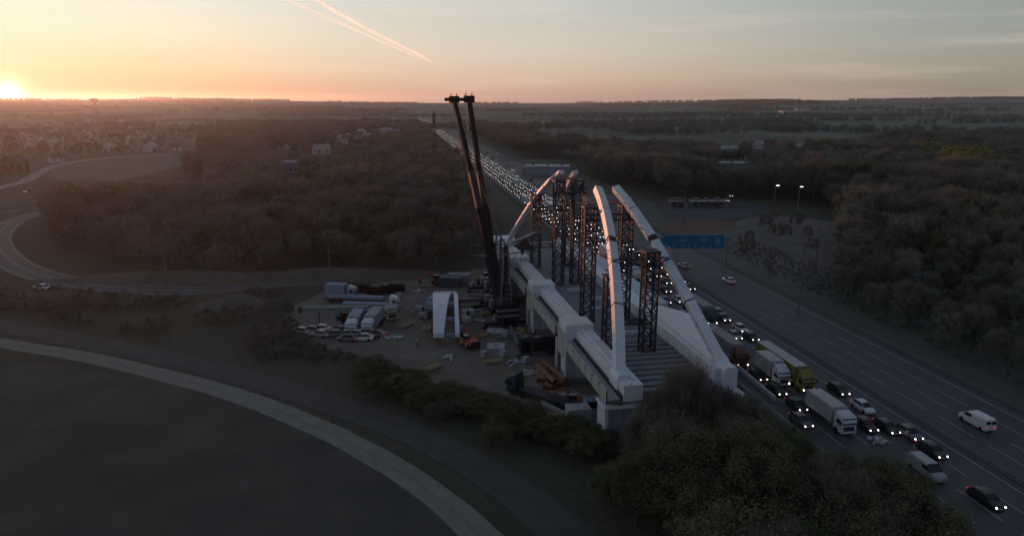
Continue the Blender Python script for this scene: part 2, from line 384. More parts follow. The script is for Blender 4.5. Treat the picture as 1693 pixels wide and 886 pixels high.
# ------------------------------------------------------------------ bridge
white = mat('white_steel', (.76, .78, .82), .5, var=.08, scale=.5, col2=(.62, .64, .69))
white2 = mat('white_sheeting', (.60, .62, .66), .6, scale=1.2, col2=(.46, .49, .54), stretch=(1, 1, .3))
greyconc = mat('deck_concrete', (.24, .25, .27), .85, scale=.4, col2=(.17, .18, .20))
darksteel = mat('dark_steel', (.035, .036, .050), .6, scale=2)
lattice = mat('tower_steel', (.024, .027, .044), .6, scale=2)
rust = mat('rust_steel', (.30, .13, .085), .85, scale=1.5, col2=(.17, .07, .05), bump=.2)
bluegrey = mat('bluegrey_panel', (.26, .31, .40), .6, scale=.8, col2=(.20, .24, .31))
beige = mat('beige_board', (.46, .45, .42), .8, scale=1.2, col2=(.34, .33, .31))
YAW = .181; B0 = Vector((23.8, 95, 0)); AL = 97.0; AR = 25.8; AK = .28; AW = 16.4; ZD = 9.5
br = thing('arch_bridge', 'white steel tied arch bridge without its crown, standing beside the motorway', 'bridge', B0, YAW)
BM_ = Matrix.Translation(B0) @ Matrix.Rotation(YAW, 4, 'Z')
def BW(u, t, z=0): return BM_ @ Vector((u, t, z))
def arch_c(s, side):
    z = 4 * AR * s * (1 - s); return Vector((side * (AW / 2 - AK * z), AL * s, ZD + z))
def arch_seg(s0, s1, side, n, w=1.4, h=1.25, name='arch_segment', m=white):
    rings = []
    for i in range(n + 1):
        s = s0 + (s1 - s0) * i / n; c = arch_c(s, side); d = (arch_c(s + .004, side) - arch_c(s - .004, side)).normalized()
        lean = Vector((-side * AK, 0, 1)).normalized(); x = Vector((1, 0, side * AK)).normalized()
        nn = x.cross(d).normalized(); nn = -nn if nn.z < 0 else nn
        ww = w * (1.12 - .12 * min(1, min(s, 1 - s) / .25)); c = c - nn * h / 2
        rings.append([c - x * ww / 2 - nn * h / 2, c + x * ww / 2 - nn * h / 2, c + x * ww / 2 + nn * h / 2, c - x * ww / 2 + nn * h / 2])
    mb = MB(); mb.loft(rings); return mb.obj(name, m, br, bevel=.05)
for side in (-1, 1):
    for a, b, n in ((0.0, .195, 22), (.205, .352, 16)): arch_seg(a, b, side, n)
    for a, b, n in ((.638, .80, 10), (.805, 1.0, 14)): arch_seg(a, b, side, n, w=1.15, h=.95)
    for s in (.2,): arch_seg(.194, .206, side, 1, 1.2, 1.05, 'joint_collar', darksteel)
    for s in (.09, .155, .275):    # thin dark field splices and lifting lugs
        arch_seg(s - .0013, s + .0013, side, 1, 1.43, 1.28, 'splice_band', darksteel)
    for s in (.03, .06, .12, .17, .23, .26, .30, .33, .67, .70, .74, .84, .88):
        c = arch_c(s, side); d = (arch_c(s + .004, side) - c).normalized()
        mb = MB(); mb.box((c.x - .8, c.y, c.z - .7), (.2, .35, .35)); mb.obj('lifting_lug', rust if side < 0 else white2, br)
def part_box(name, m, c, d, rz=0, bev=.04, parent=br, taper=1.0):
    mb = MB(); mb.box(c, d, rz, taper=taper); return mb.obj(name, m, parent, bevel=bev)
def seg_box(name, m, u0, u1, t0, t1, z0, z1, bev=.04, parent=br): return part_box(name, m, ((u0 + u1) / 2, (t0 + t1) / 2, (z0 + z1) / 2), (abs(u1 - u0), abs(t1 - t0), abs(z1 - z0)), bev=bev, parent=parent)
# edge girders in bays between the blocks
bays = [(-3.5, 21.4), (26.2, 49.2), (53.6, 76), (80.6, 97.5)]
for i, (a, b) in enumerate(bays):
    seg_box('edge_girder', white, -9.0, -6.1, a, b, 7.3, 9.7)
    seg_box('girder_rib', white, -8.05, -7.75, a + .1, b - .1, 9.7, 9.95, .02)
    seg_box('walkway', beige, -11.3, -9.4, a + .2, b - .2, 7.55, 7.75, .02)
    seg_box('cable_tray', darksteel, -9.38, -9.02, a + .2, b - .2, 7.4, 8.2, .02)
    n = int((b - a) / 3.4)
    for k in range(n):
        y0 = a + .3 + k * (b - a - .6) / n; y1 = a + .3 + (k + 1) * (b - a - .6) / n - .25
        seg_box('side_panel', beige, -11.45, -11.32, y0, y1, 7.1, 8.75, .02)
    for k in range(n + 1):
        y0 = a + .3 + k * (b - a - .6) / n - .12; mb = MB(); mb.beam((-11.38, y0, 7.0), (-11.38, y0, 9.0), .14); mb.beam((-11.38, y0, 7.3), (-9.0, y0, 6.9), .16); mb.obj('panel_post', darksteel, br)
    mb = MB(); mb.beam((-11.38, a + .3, 9.05), (-11.38, b - .3, 9.05), .07); mb.obj('handrail', white, br)
for a, b in ((21.4, 26.2), (49.2, 53.6), (76, 80.6)):
    seg_box('hanger_block', white, -10.9, -5.8, a, b, 5.2, 10.6, .12)
    seg_box('block_plinth', white2, -10.6, -6.2, a + .4, b - .4, 4.3, 5.2)
    seg_box('block_fin', beige, -11.1, -10.92, a + .3, b - .3, 4.6, 9.2, .02)
seg_box('end_block', white, -10.8, -5.4, 97.5, 103, 6.6, 11.2, .15)
# right-hand girder and its sheeted outer slab
seg_box('edge_girder', white, 6.2, 9.3, -.3, 46, 7.3, 9.9)
seg_box('edge_girder', white, 6.2, 9.3, 46.2, 100, 7.3, 9.9)
mb = MB(); zt = 10.15; zb = 7.0
A = [(6.9, 3.0), (9.7, 2.0), (14.6, 24.5), (10.4, 32.0), (7.6, 31.5)]
mb.add([(x, y, zb) for x, y in A] + [(x, y, zt) for x, y in A], [(4, 3, 2, 1, 0), (5, 6, 7, 8, 9)] + [(i, (i + 1) % 5, 5 + (i + 1) % 5, 5 + i) for i in range(5)])
mb.obj('cantilever_slab', white, br, bevel=.06)
seg_box('cantilever_slab', white2, 9.5, 14.2, 36, 60, 8.0, 9.2); seg_box('cantilever_slab', white2, 9.5, 14.2, 66, 98, 8.0, 9.2)
# arch springings
for side in (-1, 1):
    mb = MB(); mb.loft([[Vector((side * 8.2 + sx * w, t, z)) for sx, t, z in ((-1, -1.4, z0), (1, -1.4, z0), (1, 2.0, z0), (-1, 2.0, z0))] for w, z0 in ((1.1, 7.0), (1.1, 9.75), (.8, 10.4))])
    mb.obj('arch_springing', white, br, bevel=.08)
    mb = MB(); mb.loft([[Vector((side * 8.2 + sx * w, t, z)) for sx, t, z in ((-1, 93.5, z0), (1, 93.5, z0), (1, 99.5, z0), (-1, 99.5, z0))] for w, z0 in ((1.4, 7.0), (1.4, 9.8), (1.0, 10.6))])
    mb.obj('arch_springing', white, br, bevel=.08)
# deck: cross beams at the near end, slab panels beyond
t = -2.0
while t < 16.5:
    seg_box('cross_beam', greyconc, -6.0, 6.1, t, t + 1.25, 7.2, 8.0, .03); seg_box('deck_plank', MATS['worksite_dirt'] if False else darksteel, -6.0, 6.1, t + 1.3, t + 1.95, 7.0, 7.25, .0); t += 2.05
while t < 98:
    seg_box('deck_panel', greyconc, -6.0, 6.1, t, min(t + 3.9, 99), 7.35, 7.9, .03); t += 4.0
for tt, x in ((22, 2.5), (37, -1), (44, 3), (52, 0), (66, 2)):
    seg_box('deck_upstand', white2, x - 2.2, x + 2.2, tt, tt + .5, 7.9, 8.6, .03)
# supports to the ground
def pier(u, t, w, label, m=bluegrey):
    p = thing('temporary_pier', label, 'pier', BW(u, t), YAW)
    mb = MB(); mb.box((0, 0, .3), (w + 1.6, 5.4, .6)); mb.obj('base_slab', greyconc, p, bevel=.05)
    for sx in (-1, 1):
        mb = MB(); mb.box((sx * (w / 2 - .25), 0, 3.5), (.5, 3.6, 5.8)); mb.obj('side_wall', white2, p, bevel=.04)
    n = int((w - 1) / .62)
    for k in range(n):
        x = -(w - 1) / 2 + (k + .5) * (w - 1) / n
        mb = MB(); mb.box((x, -1.6 + (k % 2) * .12, 3.4), ((w - 1) / n - .04, .18, 5.6)); mb.obj('front_panel', m, p)
    mb = MB(); mb.box((0, .3, 3.4), (w - 1, 2.6, 5.6)); mb.obj('core', greyconc, p)
    mb = MB(); mb.box((0, 0, 6.35), (w + .5, 3.9, .4)); mb.obj('head_beam', white, p, bevel=.04)
    if m is white2 and u < -5: p.scale = (1, 1, 4.3 / 6.58)
    return p
pier(-9.2, -1.4, 4.6, 'blue-grey panelled temporary pier under the near left end of the bridge')
pier(-8.4, 23.8, 4.2, 'tall pier under the second white girder block from the near end', white2)
pier(-8.4, 51.4, 4.2, 'pier under the middle white girder block behind the laid out steel', white2)
pier(-8.4, 78.3, 4.2, 'pier under the white girder block beside the crane counterweights', white2)
pier(7.8, -.5, 4.2, 'pier below the foot of the right arch, behind bare trees', white2)
pier(7.8, 48, 4.2, 'mid pier below the right girder beside the traffic queue', white2)
pier(0, 97, 8, 'wide pier under the far end of the bridge deck', white2)
# stacks beneath second block (the columns seen under the girder)
for i, (u, t) in enumerate(((-10.9, 20.6), (-10.9, 27.0), (-10.7, 48.6), (-10.7, 54.4))):
    w = ['before the second girder block', 'behind the second girder block', 'before the middle girder block', 'behind the middle girder block'][i]
    p = thing('prop_column', 'slim white prop column ' + w, 'prop', BW(u, t), YAW, 'prop columns under the left girder')
    mb = MB(); mb.tube((0, 0, 0), (0, 0, 7.0), .3, n=12); mb.obj('tube', white2, p)
    mb = MB(); mb.box((0, 0, .12), (1.2, 1.2, .24)); mb.obj('base_plate', darksteel, p); mb = MB(); mb.box((0, 0, 7.02), (.9, .9, .16)); mb.obj('head_plate', darksteel, p)

# lattice towers on the deck
def tower(u, t, z1, label, w=2.1, z0=7.9):
    p = thing('lattice_tower', label, 'lattice tower', BW(u, t, z0), YAW, 'dark lattice towers on the deck')
    H = z1 - z0; n = max(3, round(H / 2.1)); h = w / 2; q = [(-h, -h), (h, -h), (h, h), (-h, h)]
    for x, y in q: MB().beam((x, y, 0), (x, y, H), .26).obj('leg', lattice, p)
    for k in range(n):
        za, zb_ = H * k / n, H * (k + 1) / n; mb = MB()
        for i in range(4):
            (x0, y0), (x1, y1) = q[i], q[(i + 1) % 4]
            mb.beam((x0, y0, zb_), (x1, y1, zb_), .15); mb.beam((x0, y0, za), (x1, y1, zb_), .12); mb.beam((x1, y1, za), (x0, y0, zb_), .12)
        mb.obj('bracing_bay', lattice, p)
    MB().box((0, 0, H + .15), (w + .5, w + .5, .3)).obj('head_plate', darksteel, p); MB().box((0, 0, .12), (w + .4, w + .4, .24)).obj('base_plate', darksteel, p)
    return p
TW = [(-4.9, 15.2, 20.5, 'tall lattice tower nearest the camera, just left of the near left arch'), (1.2, 14.2, 24.6, 'lattice tower standing between the two near arch legs'),
      (-4.0, 31.6, 29.4, 'lattice tower carrying the tip of the near left arch'), (3.2, 32.2, 29.4, 'lattice tower behind the near left arch carrying the tip of the right arch'),
      (-2.9, 58.6, 31.2, 'tallest lattice tower, with a work platform at the far arch tip'), (1.4, 59.2, 31.2, 'lattice tower beside the tallest one, right of the far arch tip'),
      (-4.2, 76.5, 26.0, 'far lattice tower under the orange-lit far arch'), (4.4, 77.0, 26.0, 'far lattice tower on the traffic side of the deck')]
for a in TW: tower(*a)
def truss(a, b, label, w=1.1):
    a = BW(*a); b = BW(*b); p = thing('cross_truss', label, 'truss', a, 0); d = b - a; L = d.length
    up = Vector((0, 0, 1)); sx = d.cross(up).normalized() * w / 2; q = [-sx, sx, sx + up * w, -sx + up * w]
    for v in q: MB().beam(v, v + d, .16).obj('chord', lattice, p)
    n = max(3, int(L / 1.6)); mb = MB()
    for k in range(n):
        for i in range(4):
            v0 = q[i] + d * k / n; v1 = q[(i + 1) % 4] + d * (k + 1) / n; mb.beam(v0, v1, .1)
            mb.beam(q[i] + d * k / n, q[(i + 1) % 4] + d * k / n, .1)
    mb.obj('lacing', lattice, p)
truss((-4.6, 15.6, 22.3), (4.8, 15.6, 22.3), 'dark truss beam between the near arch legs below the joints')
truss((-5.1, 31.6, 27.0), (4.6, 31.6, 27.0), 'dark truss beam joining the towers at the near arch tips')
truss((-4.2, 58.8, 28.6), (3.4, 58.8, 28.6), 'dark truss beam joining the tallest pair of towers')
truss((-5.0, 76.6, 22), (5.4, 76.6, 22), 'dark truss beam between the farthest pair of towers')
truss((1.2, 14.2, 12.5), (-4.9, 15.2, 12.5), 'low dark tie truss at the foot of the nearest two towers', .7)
# work platforms
def platform(u, t, z, w, d, label):
    p = thing('work_platform', label, 'platform', BW(u, t, z), YAW)
    MB().box((0, 0, .08), (w, d, .16)).obj('floor', rust, p)
    mb = MB()
    for x in (-w / 2, w / 2):
        for y in (-d / 2, d / 2): mb.beam((x, y, .16), (x, y, 1.3), .08)
    for z2 in (.7, 1.25):
        for a, b in (((-w / 2, -d / 2), (w / 2, -d / 2)), ((w / 2, -d / 2), (w / 2, d / 2)), ((w / 2, d / 2), (-w / 2, d / 2)), ((-w / 2, d / 2), (-w / 2, -d / 2))): mb.beam((*a, z2), (*b, z2), .07)
    mb.obj('railing', beige, p)
platform(-1.2, 60.6, 31.6, 5, 3, 'small railed work platform at the top of the tallest towers')
platform(0, 33.8, 29.8, 8.5, 2.4, 'railed work platform between the two near arch tips')
platform(-4.3, 18.5, 23.2, 3.0, 2.4, 'railed work platform under the joint of the near left arch')
platform(4.4, 18.5, 23.2, 3.0, 2.4, 'railed work platform under the joint of the right arch')

# crown segment waiting on the ground: two arched ribs tied by cross members
cs = thing('crown_segment', 'white curved crown piece of the arch lying on stands in the yard', 'arch segment', G(736, 535), R(4))
def rib(x0, x1, wa, n=14, name='rib', w2=1):
    rings = []
    for i in range(n + 1):
        q = i / n; y = -15 + 30 * q; z = 2.0 + 2.6 * (1 - (2 * q - 1) ** 2); x = x0 + (x1 - x0) * q; w = wa + (w2 - wa) * q
        rings.append([Vector((x - w / 2, y, z - .1)), Vector((x + w / 2, y, z - .1)), Vector((x + w / 2, y, z + .9)), Vector((x - w / 2, y, z + .9))])
    mb = MB(); mb.loft(rings); return mb.obj(name, white, cs, bevel=.06)
rib(-.9, -.9, 2.1, w2=4.7); rib(2.9, 2.2, .9, w2=.9)
MB().box((-.4, 14.6, 2.4), (5.4, .9, 1.9)).obj('end_flange', white, cs, bevel=.05)
for y in (-14, -8, 0, 8): 
    q = (y + 15) / 30; z = 1.7 + 2.6 * (1 - (2 * q - 1) ** 2); MB().box((1.0, y, z), (3.2, .6, .8)).obj('cross_tie', bluegrey, cs)
for y in (-13.5, -5, 5, 13.5):
    q = (y + 15) / 30; z = 1.1 + 2.6 * (1 - (2 * q - 1) ** 2)
    for x in (-1.1, 3.0): MB().box((x, y, z / 2), (1.0, .8, z)).obj('stand', rust, cs)

# ------------------------------------------------------------------ cranes
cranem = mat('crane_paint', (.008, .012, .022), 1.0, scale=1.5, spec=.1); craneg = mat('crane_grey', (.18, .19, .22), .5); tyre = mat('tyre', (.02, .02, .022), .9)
glass = mat('dark_glass', (.015, .018, .024), .12, spec=.6, var=0)
def crane(base, tip, label, rear, hook):
    bs = Vector(base); d2 = Vector((tip[0] - bs.x, tip[1] - bs.y, 0)); rz = math.atan2(d2.y, d2.x) - math.pi / 2
    p = thing('mobile_crane', label, 'crane', bs, rz)
    L = d2.length; hz = tip[2]; hinge = Vector((0, -1.2, 3.4)); tipl = Vector((0, L, hz))
    mb = MB(); mb.box((0, 0, 1.25), (3.0, 17, .9)); mb.obj('chassis', cranem, p, bevel=.08)
    for y in (-7, -5.3, -3.6, 2.5, 4.2, 6.0):
        for x in (-1.35, 1.35): MB().tube((x - .3, y, .75), (x + .3, y, .75), .75, n=14).obj('wheel', tyre, p)
    mb = MB(); mb.loft([[Vector((x * k, y, z)) for x, z in ((-1.4, .8), (1.4, .8), (1.4, 3.0), (-1.4, 3.0))] for y, k in ((8.5, .95), (10.6, 1.0))]); mb.obj('driver_cab', craneg, p, bevel=.1)
    MB().box((0, 10.7, 2.3), (2.4, .1, .9)).obj('windscreen', glass, p)
    mb = MB(); mb.box((0, -1.5, 2.5), (3.0, 7.5, 1.5)); mb.obj('superstructure', cranem, p, bevel=.1)
    MB().box((-1.7, 1.6, 3.0), (1.0, 2.2, 2.0)).obj('operator_cab', craneg, p, bevel=.08); MB().box((-1.7, 2.75, 3.2), (.85, .08, 1.3)).obj('cab_window', glass, p)
    for k in range(5): MB().box((0, -6.2, 2.0 + k * .62), (5.2 - .25 * (k % 2), 2.0, .58)).obj('counterweight', craneg if k % 2 else cranem, p, bevel=.04)
    for y in (-6.5, 7.2):
        for x in (-1, 1):
            o = MB().beam((x * 1.4, y, .9), (x * 5.2, y, .9), .5).tube((x * 5.0, y, .9), (x * 5.0, y, .12), .16).box((x * 5.0, y, .08), (1.5, 1.5, .16)).obj('outrigger', cranem, p)
    D = tipl - hinge; nsec = 5; widths = [2.2, 1.8, 1.45, 1.25, 1.1]
    for k in range(nsec):
        a = hinge + D * (k / nsec); b = hinge + D * ((k + 1) / nsec)
        MB().beam(a, b, widths[k], widths[k] * 1.25).obj('boom_section', cranem if k != 2 else mat('boom_grey', (.028, .031, .038), .8), p)
        MB().beam(b - D * .006, b + D * .004, widths[k] * 1.12, widths[k] * 1.4).obj('boom_collar', cranem, p)
    dn = D.normalized()
    o = MB().box(tipl + dn * .3, (2.6, 2.6, 1.9)).obj('boom_head', cranem, p, bevel=.1)
    MB().box(tipl + Vector((-1.6, .8, .2)), (2.0, 1.0, .9)).obj('jib_bracket', cranem, p, bevel=.06)
    for x in (-.85, .85): MB().tube(tipl + dn * .9 + Vector((x - .15, .6, .5)), tipl + dn * .9 + Vector((x + .15, .6, .5)), .75, n=16).obj('sheave', darksteel, p)
    # lift cylinder, guying frame and ropes
    MB().tube((0, 2.2, 2.6), hinge + D * .17, .34, n=12).obj('lift_cylinder', craneg, p)
    root = hinge + D * .2
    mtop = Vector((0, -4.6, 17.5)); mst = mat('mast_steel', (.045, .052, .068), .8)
    for x in (-.9, .9):
        MB().beam((x, -1.8, 3.2), (x * .6, mtop.y, mtop.z), .32).obj('mast_leg', mst, p); MB().beam((x * 1.3, -5.2, 4.9), (x * .6, mtop.y, mtop.z), .22).obj('mast_stay', craneg, p)
    mb = MB()
    for k in range(9):
        a = Vector((-.9 + .04 * k, -1.8 - .31 * k, 3.2 + 1.59 * k)); b = Vector((.9 - .04 * k, -2.11 - .31 * k, 4.79 + 1.59 * k)); mb.beam(a, b, .14)
    mb.obj('mast_lacing', mst, p)
    MB().tube(mtop, tipl - D * .25, .05, n=5).obj('guy_rope', darksteel, p)
    MB().box((0, -3.2, 4.6), (2.9, 3.0, 1.9)).obj('winch_frame', mst, p, bevel=.1); MB().box((1.2, .8, 4.0), (.8, 2.6, 1.2)).obj('engine_box', mst, p, bevel=.08)
    for x in (-1, 1):
        e = root + Vector((x * 6.0, -6.5, 2.0))
        MB().beam(root, e, .32, .32).obj('guying_arm', craneg, p); MB().tube(e, tipl - D * .03, .045, n=5).obj('guy_rope', darksteel, p); MB().tube(e, (x * 1.3, -5.8, 4.8), .05, n=5).obj('guy_rope', darksteel, p)
        MB().tube(e + Vector((-.25, 0, 0)), e + Vector((.25, 0, 0)), .6, n=12).obj('rope_drum', darksteel, p)
    MB().box(root + Vector((0, -.6, .4)), (2.0, 1.6, 1.0)).obj('guying_block', cranem, p)
    if hook:
        h0 = tipl + Vector((.3, 1.8, -.6)); h1 = h0 + Vector((0, 0, -hook))
        for x in (-.25, .25): MB().tube(h0 + Vector((x, 0, 0)), h1 + Vector((x, 0, 0)), .03, n=5).obj('hoist_rope', darksteel, p)
        MB().box(h1 + Vector((0, 0, -.5)), (.9, .5, 1.1)).obj('hook_block', darksteel, p, bevel=.05)
    return p
t1 = topz(751, 166, 203); t2 = topz(776, 166, 196)
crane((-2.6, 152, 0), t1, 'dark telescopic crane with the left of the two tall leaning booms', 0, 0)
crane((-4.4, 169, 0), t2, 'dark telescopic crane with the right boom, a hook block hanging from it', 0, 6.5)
# dark jib parts and ballast trailer by the crane
p = thing('jib_frame', 'white edged triangular crane jib frame held out above the far girder end', 'jib', topz(836, 405, 166), 0)
b0 = p.location.copy()
for n_, q in (('jib_strut', topz(884, 384, 168)), ('jib_strut', topz(912, 400, 170)), ('jib_strut', topz(908, 406, 172))): MB().beam((0, 0, 0), q - b0, .3).obj(n_, white2, p)
mb = MB(); A_ = [Vector((2, 0, -.3)), topz(868, 392, 168) - b0, topz(886, 415, 169) - b0, topz(860, 412, 168) - b0]
mb.add([v + Vector((0, dy, 0)) for dy in (-.5, .5) for v in A_], [(0, 1, 2, 3), (7, 6, 5, 4), (0, 4, 5, 1), (1, 5, 6, 2), (2, 6, 7, 3), (3, 7, 4, 0)]); mb.obj('jib_root', darksteel, p)
MB().beam((0, 0, 0), topz(817, 372, 165) - b0, .35).obj('jib_strut', craneg, p)
MB().beam((0, 0, 0), Vector((0, 0, -b0.z + .1)), .8).obj('mast', cranem, p)
MB().beam((0.4, 0, 0), Vector((2.2, 0, -b0.z + 2)), .3).obj('back_stay', craneg, p)

# ------------------------------------------------------------------ vehicles
lampm = mat('headlight', (.9, .9, .85), .3, var=0, emit=((1.0, .93, .82), 4.0))
lampd = mat('headlight_off', (.5, .5, .5), .2, var=0)
lampf = mat('headlight_far', (.9, .9, .85), .3, var=0, emit=((1.0, .92, .82), 3.0))
tailm = mat('tail_light', (.3, .02, .02), .4, var=0, emit=((1, .1, .05), .5))
def cpaint(n, c): return mat('paint_' + n, c, .35, var=.05, spec=.5)
PA = {'white': cpaint('white', (.62, .64, .67)), 'black': cpaint('black', (.02, .02, .024)), 'silver': cpaint('silver', (.32, .33, .35)), 'grey': cpaint('grey', (.12, .12, .13)),
      'blue': cpaint('blue', (.04, .06, .12)), 'red': cpaint('red', (.16, .03, .03))}
def car_proto(name, colour, lit=True, van=False):
    p = thing(name, 'x', 'van' if van else 'car', (0, 0, -500)); L = 5.3 if van else 4.4; W = 1.95 if van else 1.8; m = PA[colour]
    def ring(y, zb, zt, w, wt): return [Vector((-w / 2, y, zb)), Vector((w / 2, y, zb)), Vector((w / 2, y, (zb + zt) * .55)), Vector((wt / 2, y, zt)), Vector((-wt / 2, y, zt)), Vector((-w / 2, y, (zb + zt) * .55))]
    if van:
        st = [(L / 2, .35, .75, W * .86, W * .8), (L / 2 - .15, .25, 1.0, W, W * .9), (L / 2 - 1.0, .25, 1.2, W, W * .94), (-L / 2 + .1, .25, 1.25, W, W * .95), (-L / 2, .3, 1.2, W * .97, W * .9)]
        cb = [(L / 2 - .95, 1.15, 1.2, W * .93, W * .9), (L / 2 - 1.75, 1.15, 2.0, W * .95, W * .82), (-L / 2 + .25, 1.15, 2.05, W * .95, W * .84), (-L / 2 + .05, 1.15, 1.9, W * .95, W * .8)]
    else:
        st = [(L / 2, .35, .62, W * .8, W * .7), (L / 2 - .2, .22, .78, W * .96, W * .82), (L / 2 - 1.1, .2, .95, W, W * .9), (0, .2, 1.0, W, W * .92), (-L / 2 + .5, .2, 1.02, W, W * .9), (-L / 2 + .08, .25, .95, W * .95, W * .8), (-L / 2, .35, .8, W * .85, W * .75)]
        cb = [(L / 2 - 1.05, .93, .96, W * .86, W * .84), (L / 2 - 1.85, .95, 1.42, W * .88, W * .68), (-.6, .97, 1.47, W * .88, W * .70), (-L / 2 + .95, .97, 1.4, W * .88, W * .68), (-L / 2 + .3, .95, 1.0, W * .84, W * .8)]
    body = MB().loft([ring(*s) for s in st]).obj('body', m, p, smooth=False, bevel=.05)
    if van:
        c = MB().loft([ring(*s) for s in cb[1:]]).obj('cargo_body', m, p, bevel=.05); MB().loft([ring(*s) for s in cb[:2]]).obj('windscreen', glass, p)
        for sx in (-1, 1): MB().box((sx * W * .475, L / 2 - 2.1, 1.5), (.04, .8, .5)).obj('side_window', glass, p)
        MB().box((-.45, -L / 2 + .05, 1.5), (.7, .06, .5)).obj('rear_window', glass, p); MB().box((.45, -L / 2 + .05, 1.5), (.7, .06, .5)).obj('rear_window', glass, p)
    else:
        MB().loft([ring(*s) for s in cb]).obj('window_glass', glass, p)
        MB().loft([[Vector((x * w, y, z)) for x, z in ((-1, zz - .03), (1, zz - .03), (1, zz + .03), (-1, zz + .03))] for y, zz, w in ((L / 2 - 1.95, 1.42, W * .34), (-.6, 1.48, W * .36), (-L / 2 + .95, 1.41, W * .34))]).obj('roof', m, p)
        for sx in (-1, 1):
            MB().beam((sx * W * .43, L / 2 - 1.1, .97), (sx * W * .35, L / 2 - 1.9, 1.43), .07).obj('pillar', m, p); MB().beam((sx * W * .43, -L / 2 + .35, 1.0), (sx * W * .35, -L / 2 + .95, 1.42), .10).obj('pillar', m, p)
            MB().box((sx * (W / 2 + .08), L / 2 - 1.55, 1.0), (.18, .12, .12)).obj('mirror', m, p)
    for x in (-1, 1):
        for y in (L / 2 - .85, -L / 2 + .85): MB().tube((x * (W / 2 - .2), y, .32), (x * (W / 2 + .01), y, .32), .33, n=14).obj('wheel', tyre, p)
        MB().tube((x * W * .34, L / 2 - .1, .62 + .1 * van), (x * W * .34, L / 2 + .05, .62 + .1 * van), .105, n=10).obj('headlight', lampm if lit else lampd, p)
        MB().box((x * W * .36, -L / 2 - .01, .8), (.32, .06, .16)).obj('tail_light', tailm, p)
    MB().box((0, L / 2 + .02, .45), (.5, .03, .12)).obj('number_plate', PA['white'], p)
    return p
def truck_proto(name, cabm, boxm, L=11.0, lit=True, flat=False, boxname='trailer_box', H=3.9, roofm=None):
    p = thing(name, 'x', 'lorry', (0, 0, -500)); W = 2.5; f = L / 2
    MB().loft([[Vector((x * W / 2 * k, y, z)) for x, z in ((-1, .45), (1, .45), (1, zt), (-1, zt))] for y, zt, k in ((f, 2.3, .94), (f - .12, 2.5, 1), (f - .35, 2.95, .98), (f - 2.0, 3.1, .98))]).obj('cab', cabm, p, bevel=.1)
    MB().loft([[Vector((x * W * .44, y, z)) for x, z in ((-1, z0), (1, z0), (1, z0 + .06), (-1, z0 + .06))] for y, z0 in ((f + .03, 1.75), (f - .15, 2.62))]).obj('windscreen', glass, p)
    MB().loft([[Vector((x * W * .42 * k, y, z)) for x, z in ((-1, 2.95), (1, 2.95), (1, zt), (-1, zt))] for y, zt, k in ((f - .5, 3.02, 1), (f - 1.9, H - .15, .95))]).obj('wind_deflector', cabm, p, bevel=.06)
    MB().box((0, f + .02, 1.15), (1.7, .1, .7)).obj('grille', darksteel, p); MB().box((0, f + .05, .62), (2.4, .14, .35)).obj('bumper', cabm, p, bevel=.04)
    for x in (-1, 1):
        MB().box((x * 1.25, f - .9, 2.1), (.04, .8, .6)).obj('side_window', glass, p); MB().box((x * 1.42, f - .1, 2.1), (.2, .15, .6)).obj('mirror', darksteel, p)
        MB().tube((x * .95, f + .05, .75), (x * .95, f + .16, .75), .13, n=10).obj('headlight', lampm if lit else lampd, p)
    MB().box((0, -1.0, .95), (1.1, L - 2.2, .3)).obj('chassis', darksteel, p)
    if flat: MB().box((0, -1.3, 1.25), (2.5, L - 3.0, .25)).obj('flatbed', cabm if False else darksteel, p, bevel=.03)
    else:
        MB().box((0, -1.25, (H + 1.05) / 2), (2.55, L - 2.7, H - 1.05)).obj(boxname, boxm, p, bevel=.06)
        MB().box((0, -1.25, H + .02), (2.3, L - 3.0, .06)).obj('roof_sheet', roofm or boxm, p, bevel=.02)
        n = int((L - 2.9) / 1.3)
        for k in range(n + 1):
            y = -1.25 - (L - 2.9) / 2 + k * (L - 2.9) / n
            for x in (-1, 1): MB().box((x * 1.29, y, (H + 1.05) / 2), (.05, .07, H - 1.2)).obj('side_post', boxm, p)
    for y in ([f - 1.3, -f + 1.0, -f + 2.3] + ([-f + 3.6, f - 3.4] if L > 12 else [])):
        for x in (-1, 1): MB().tube((x * .95, y, .5), (x * 1.25, y, .5), .5, n=16).obj('wheel', tyre, p)
    return p
def mv(o, loc, rz, label, group=None):
    o.location = loc; o.rotation_euler = (0, 0, rz); o['label'] = label
    if group: o['group'] = group
    return o
TOW = HROT + math.pi          # facing the camera
cars = {c: car_proto('car', c) for c in ('black', 'grey', 'silver', 'white', 'blue')}
used = set()
def place_car(col, loc, rz, label, group=None):
    src = cars[col]
    if col not in used: used.add(col); return mv(src, loc, rz, label, group)
    o = copy_tree(src, loc, rz, label, group)
    if group is None and 'group' in o: del o['group']
    return o
for c in cars: KIDS[cars[c].name] = [(k, list(k.children)) for k in cars[c].children]
occ = []
unlit = {c: car_proto('parked_car', c, lit=False) for c in ('grey', 'silver', 'white')}; uu = set()
for c in unlit: KIDS[unlit[c].name] = [(k, list(k.children)) for k in unlit[c].children]
def park_car(c, loc, rz, label, group):
    if c in uu: return copy_tree(unlit[c], loc, rz, label, group)
    uu.add(c); return mv(unlit[c], loc, rz, label, group)
def at_px(px, py, z=.6, back=2.2):       # a headlight pair seen at this pixel; returns the car's middle
    q = G(px, py, z); q.z = 0.05; occ.append((q.copy(), 4.5)); return q + HD * back
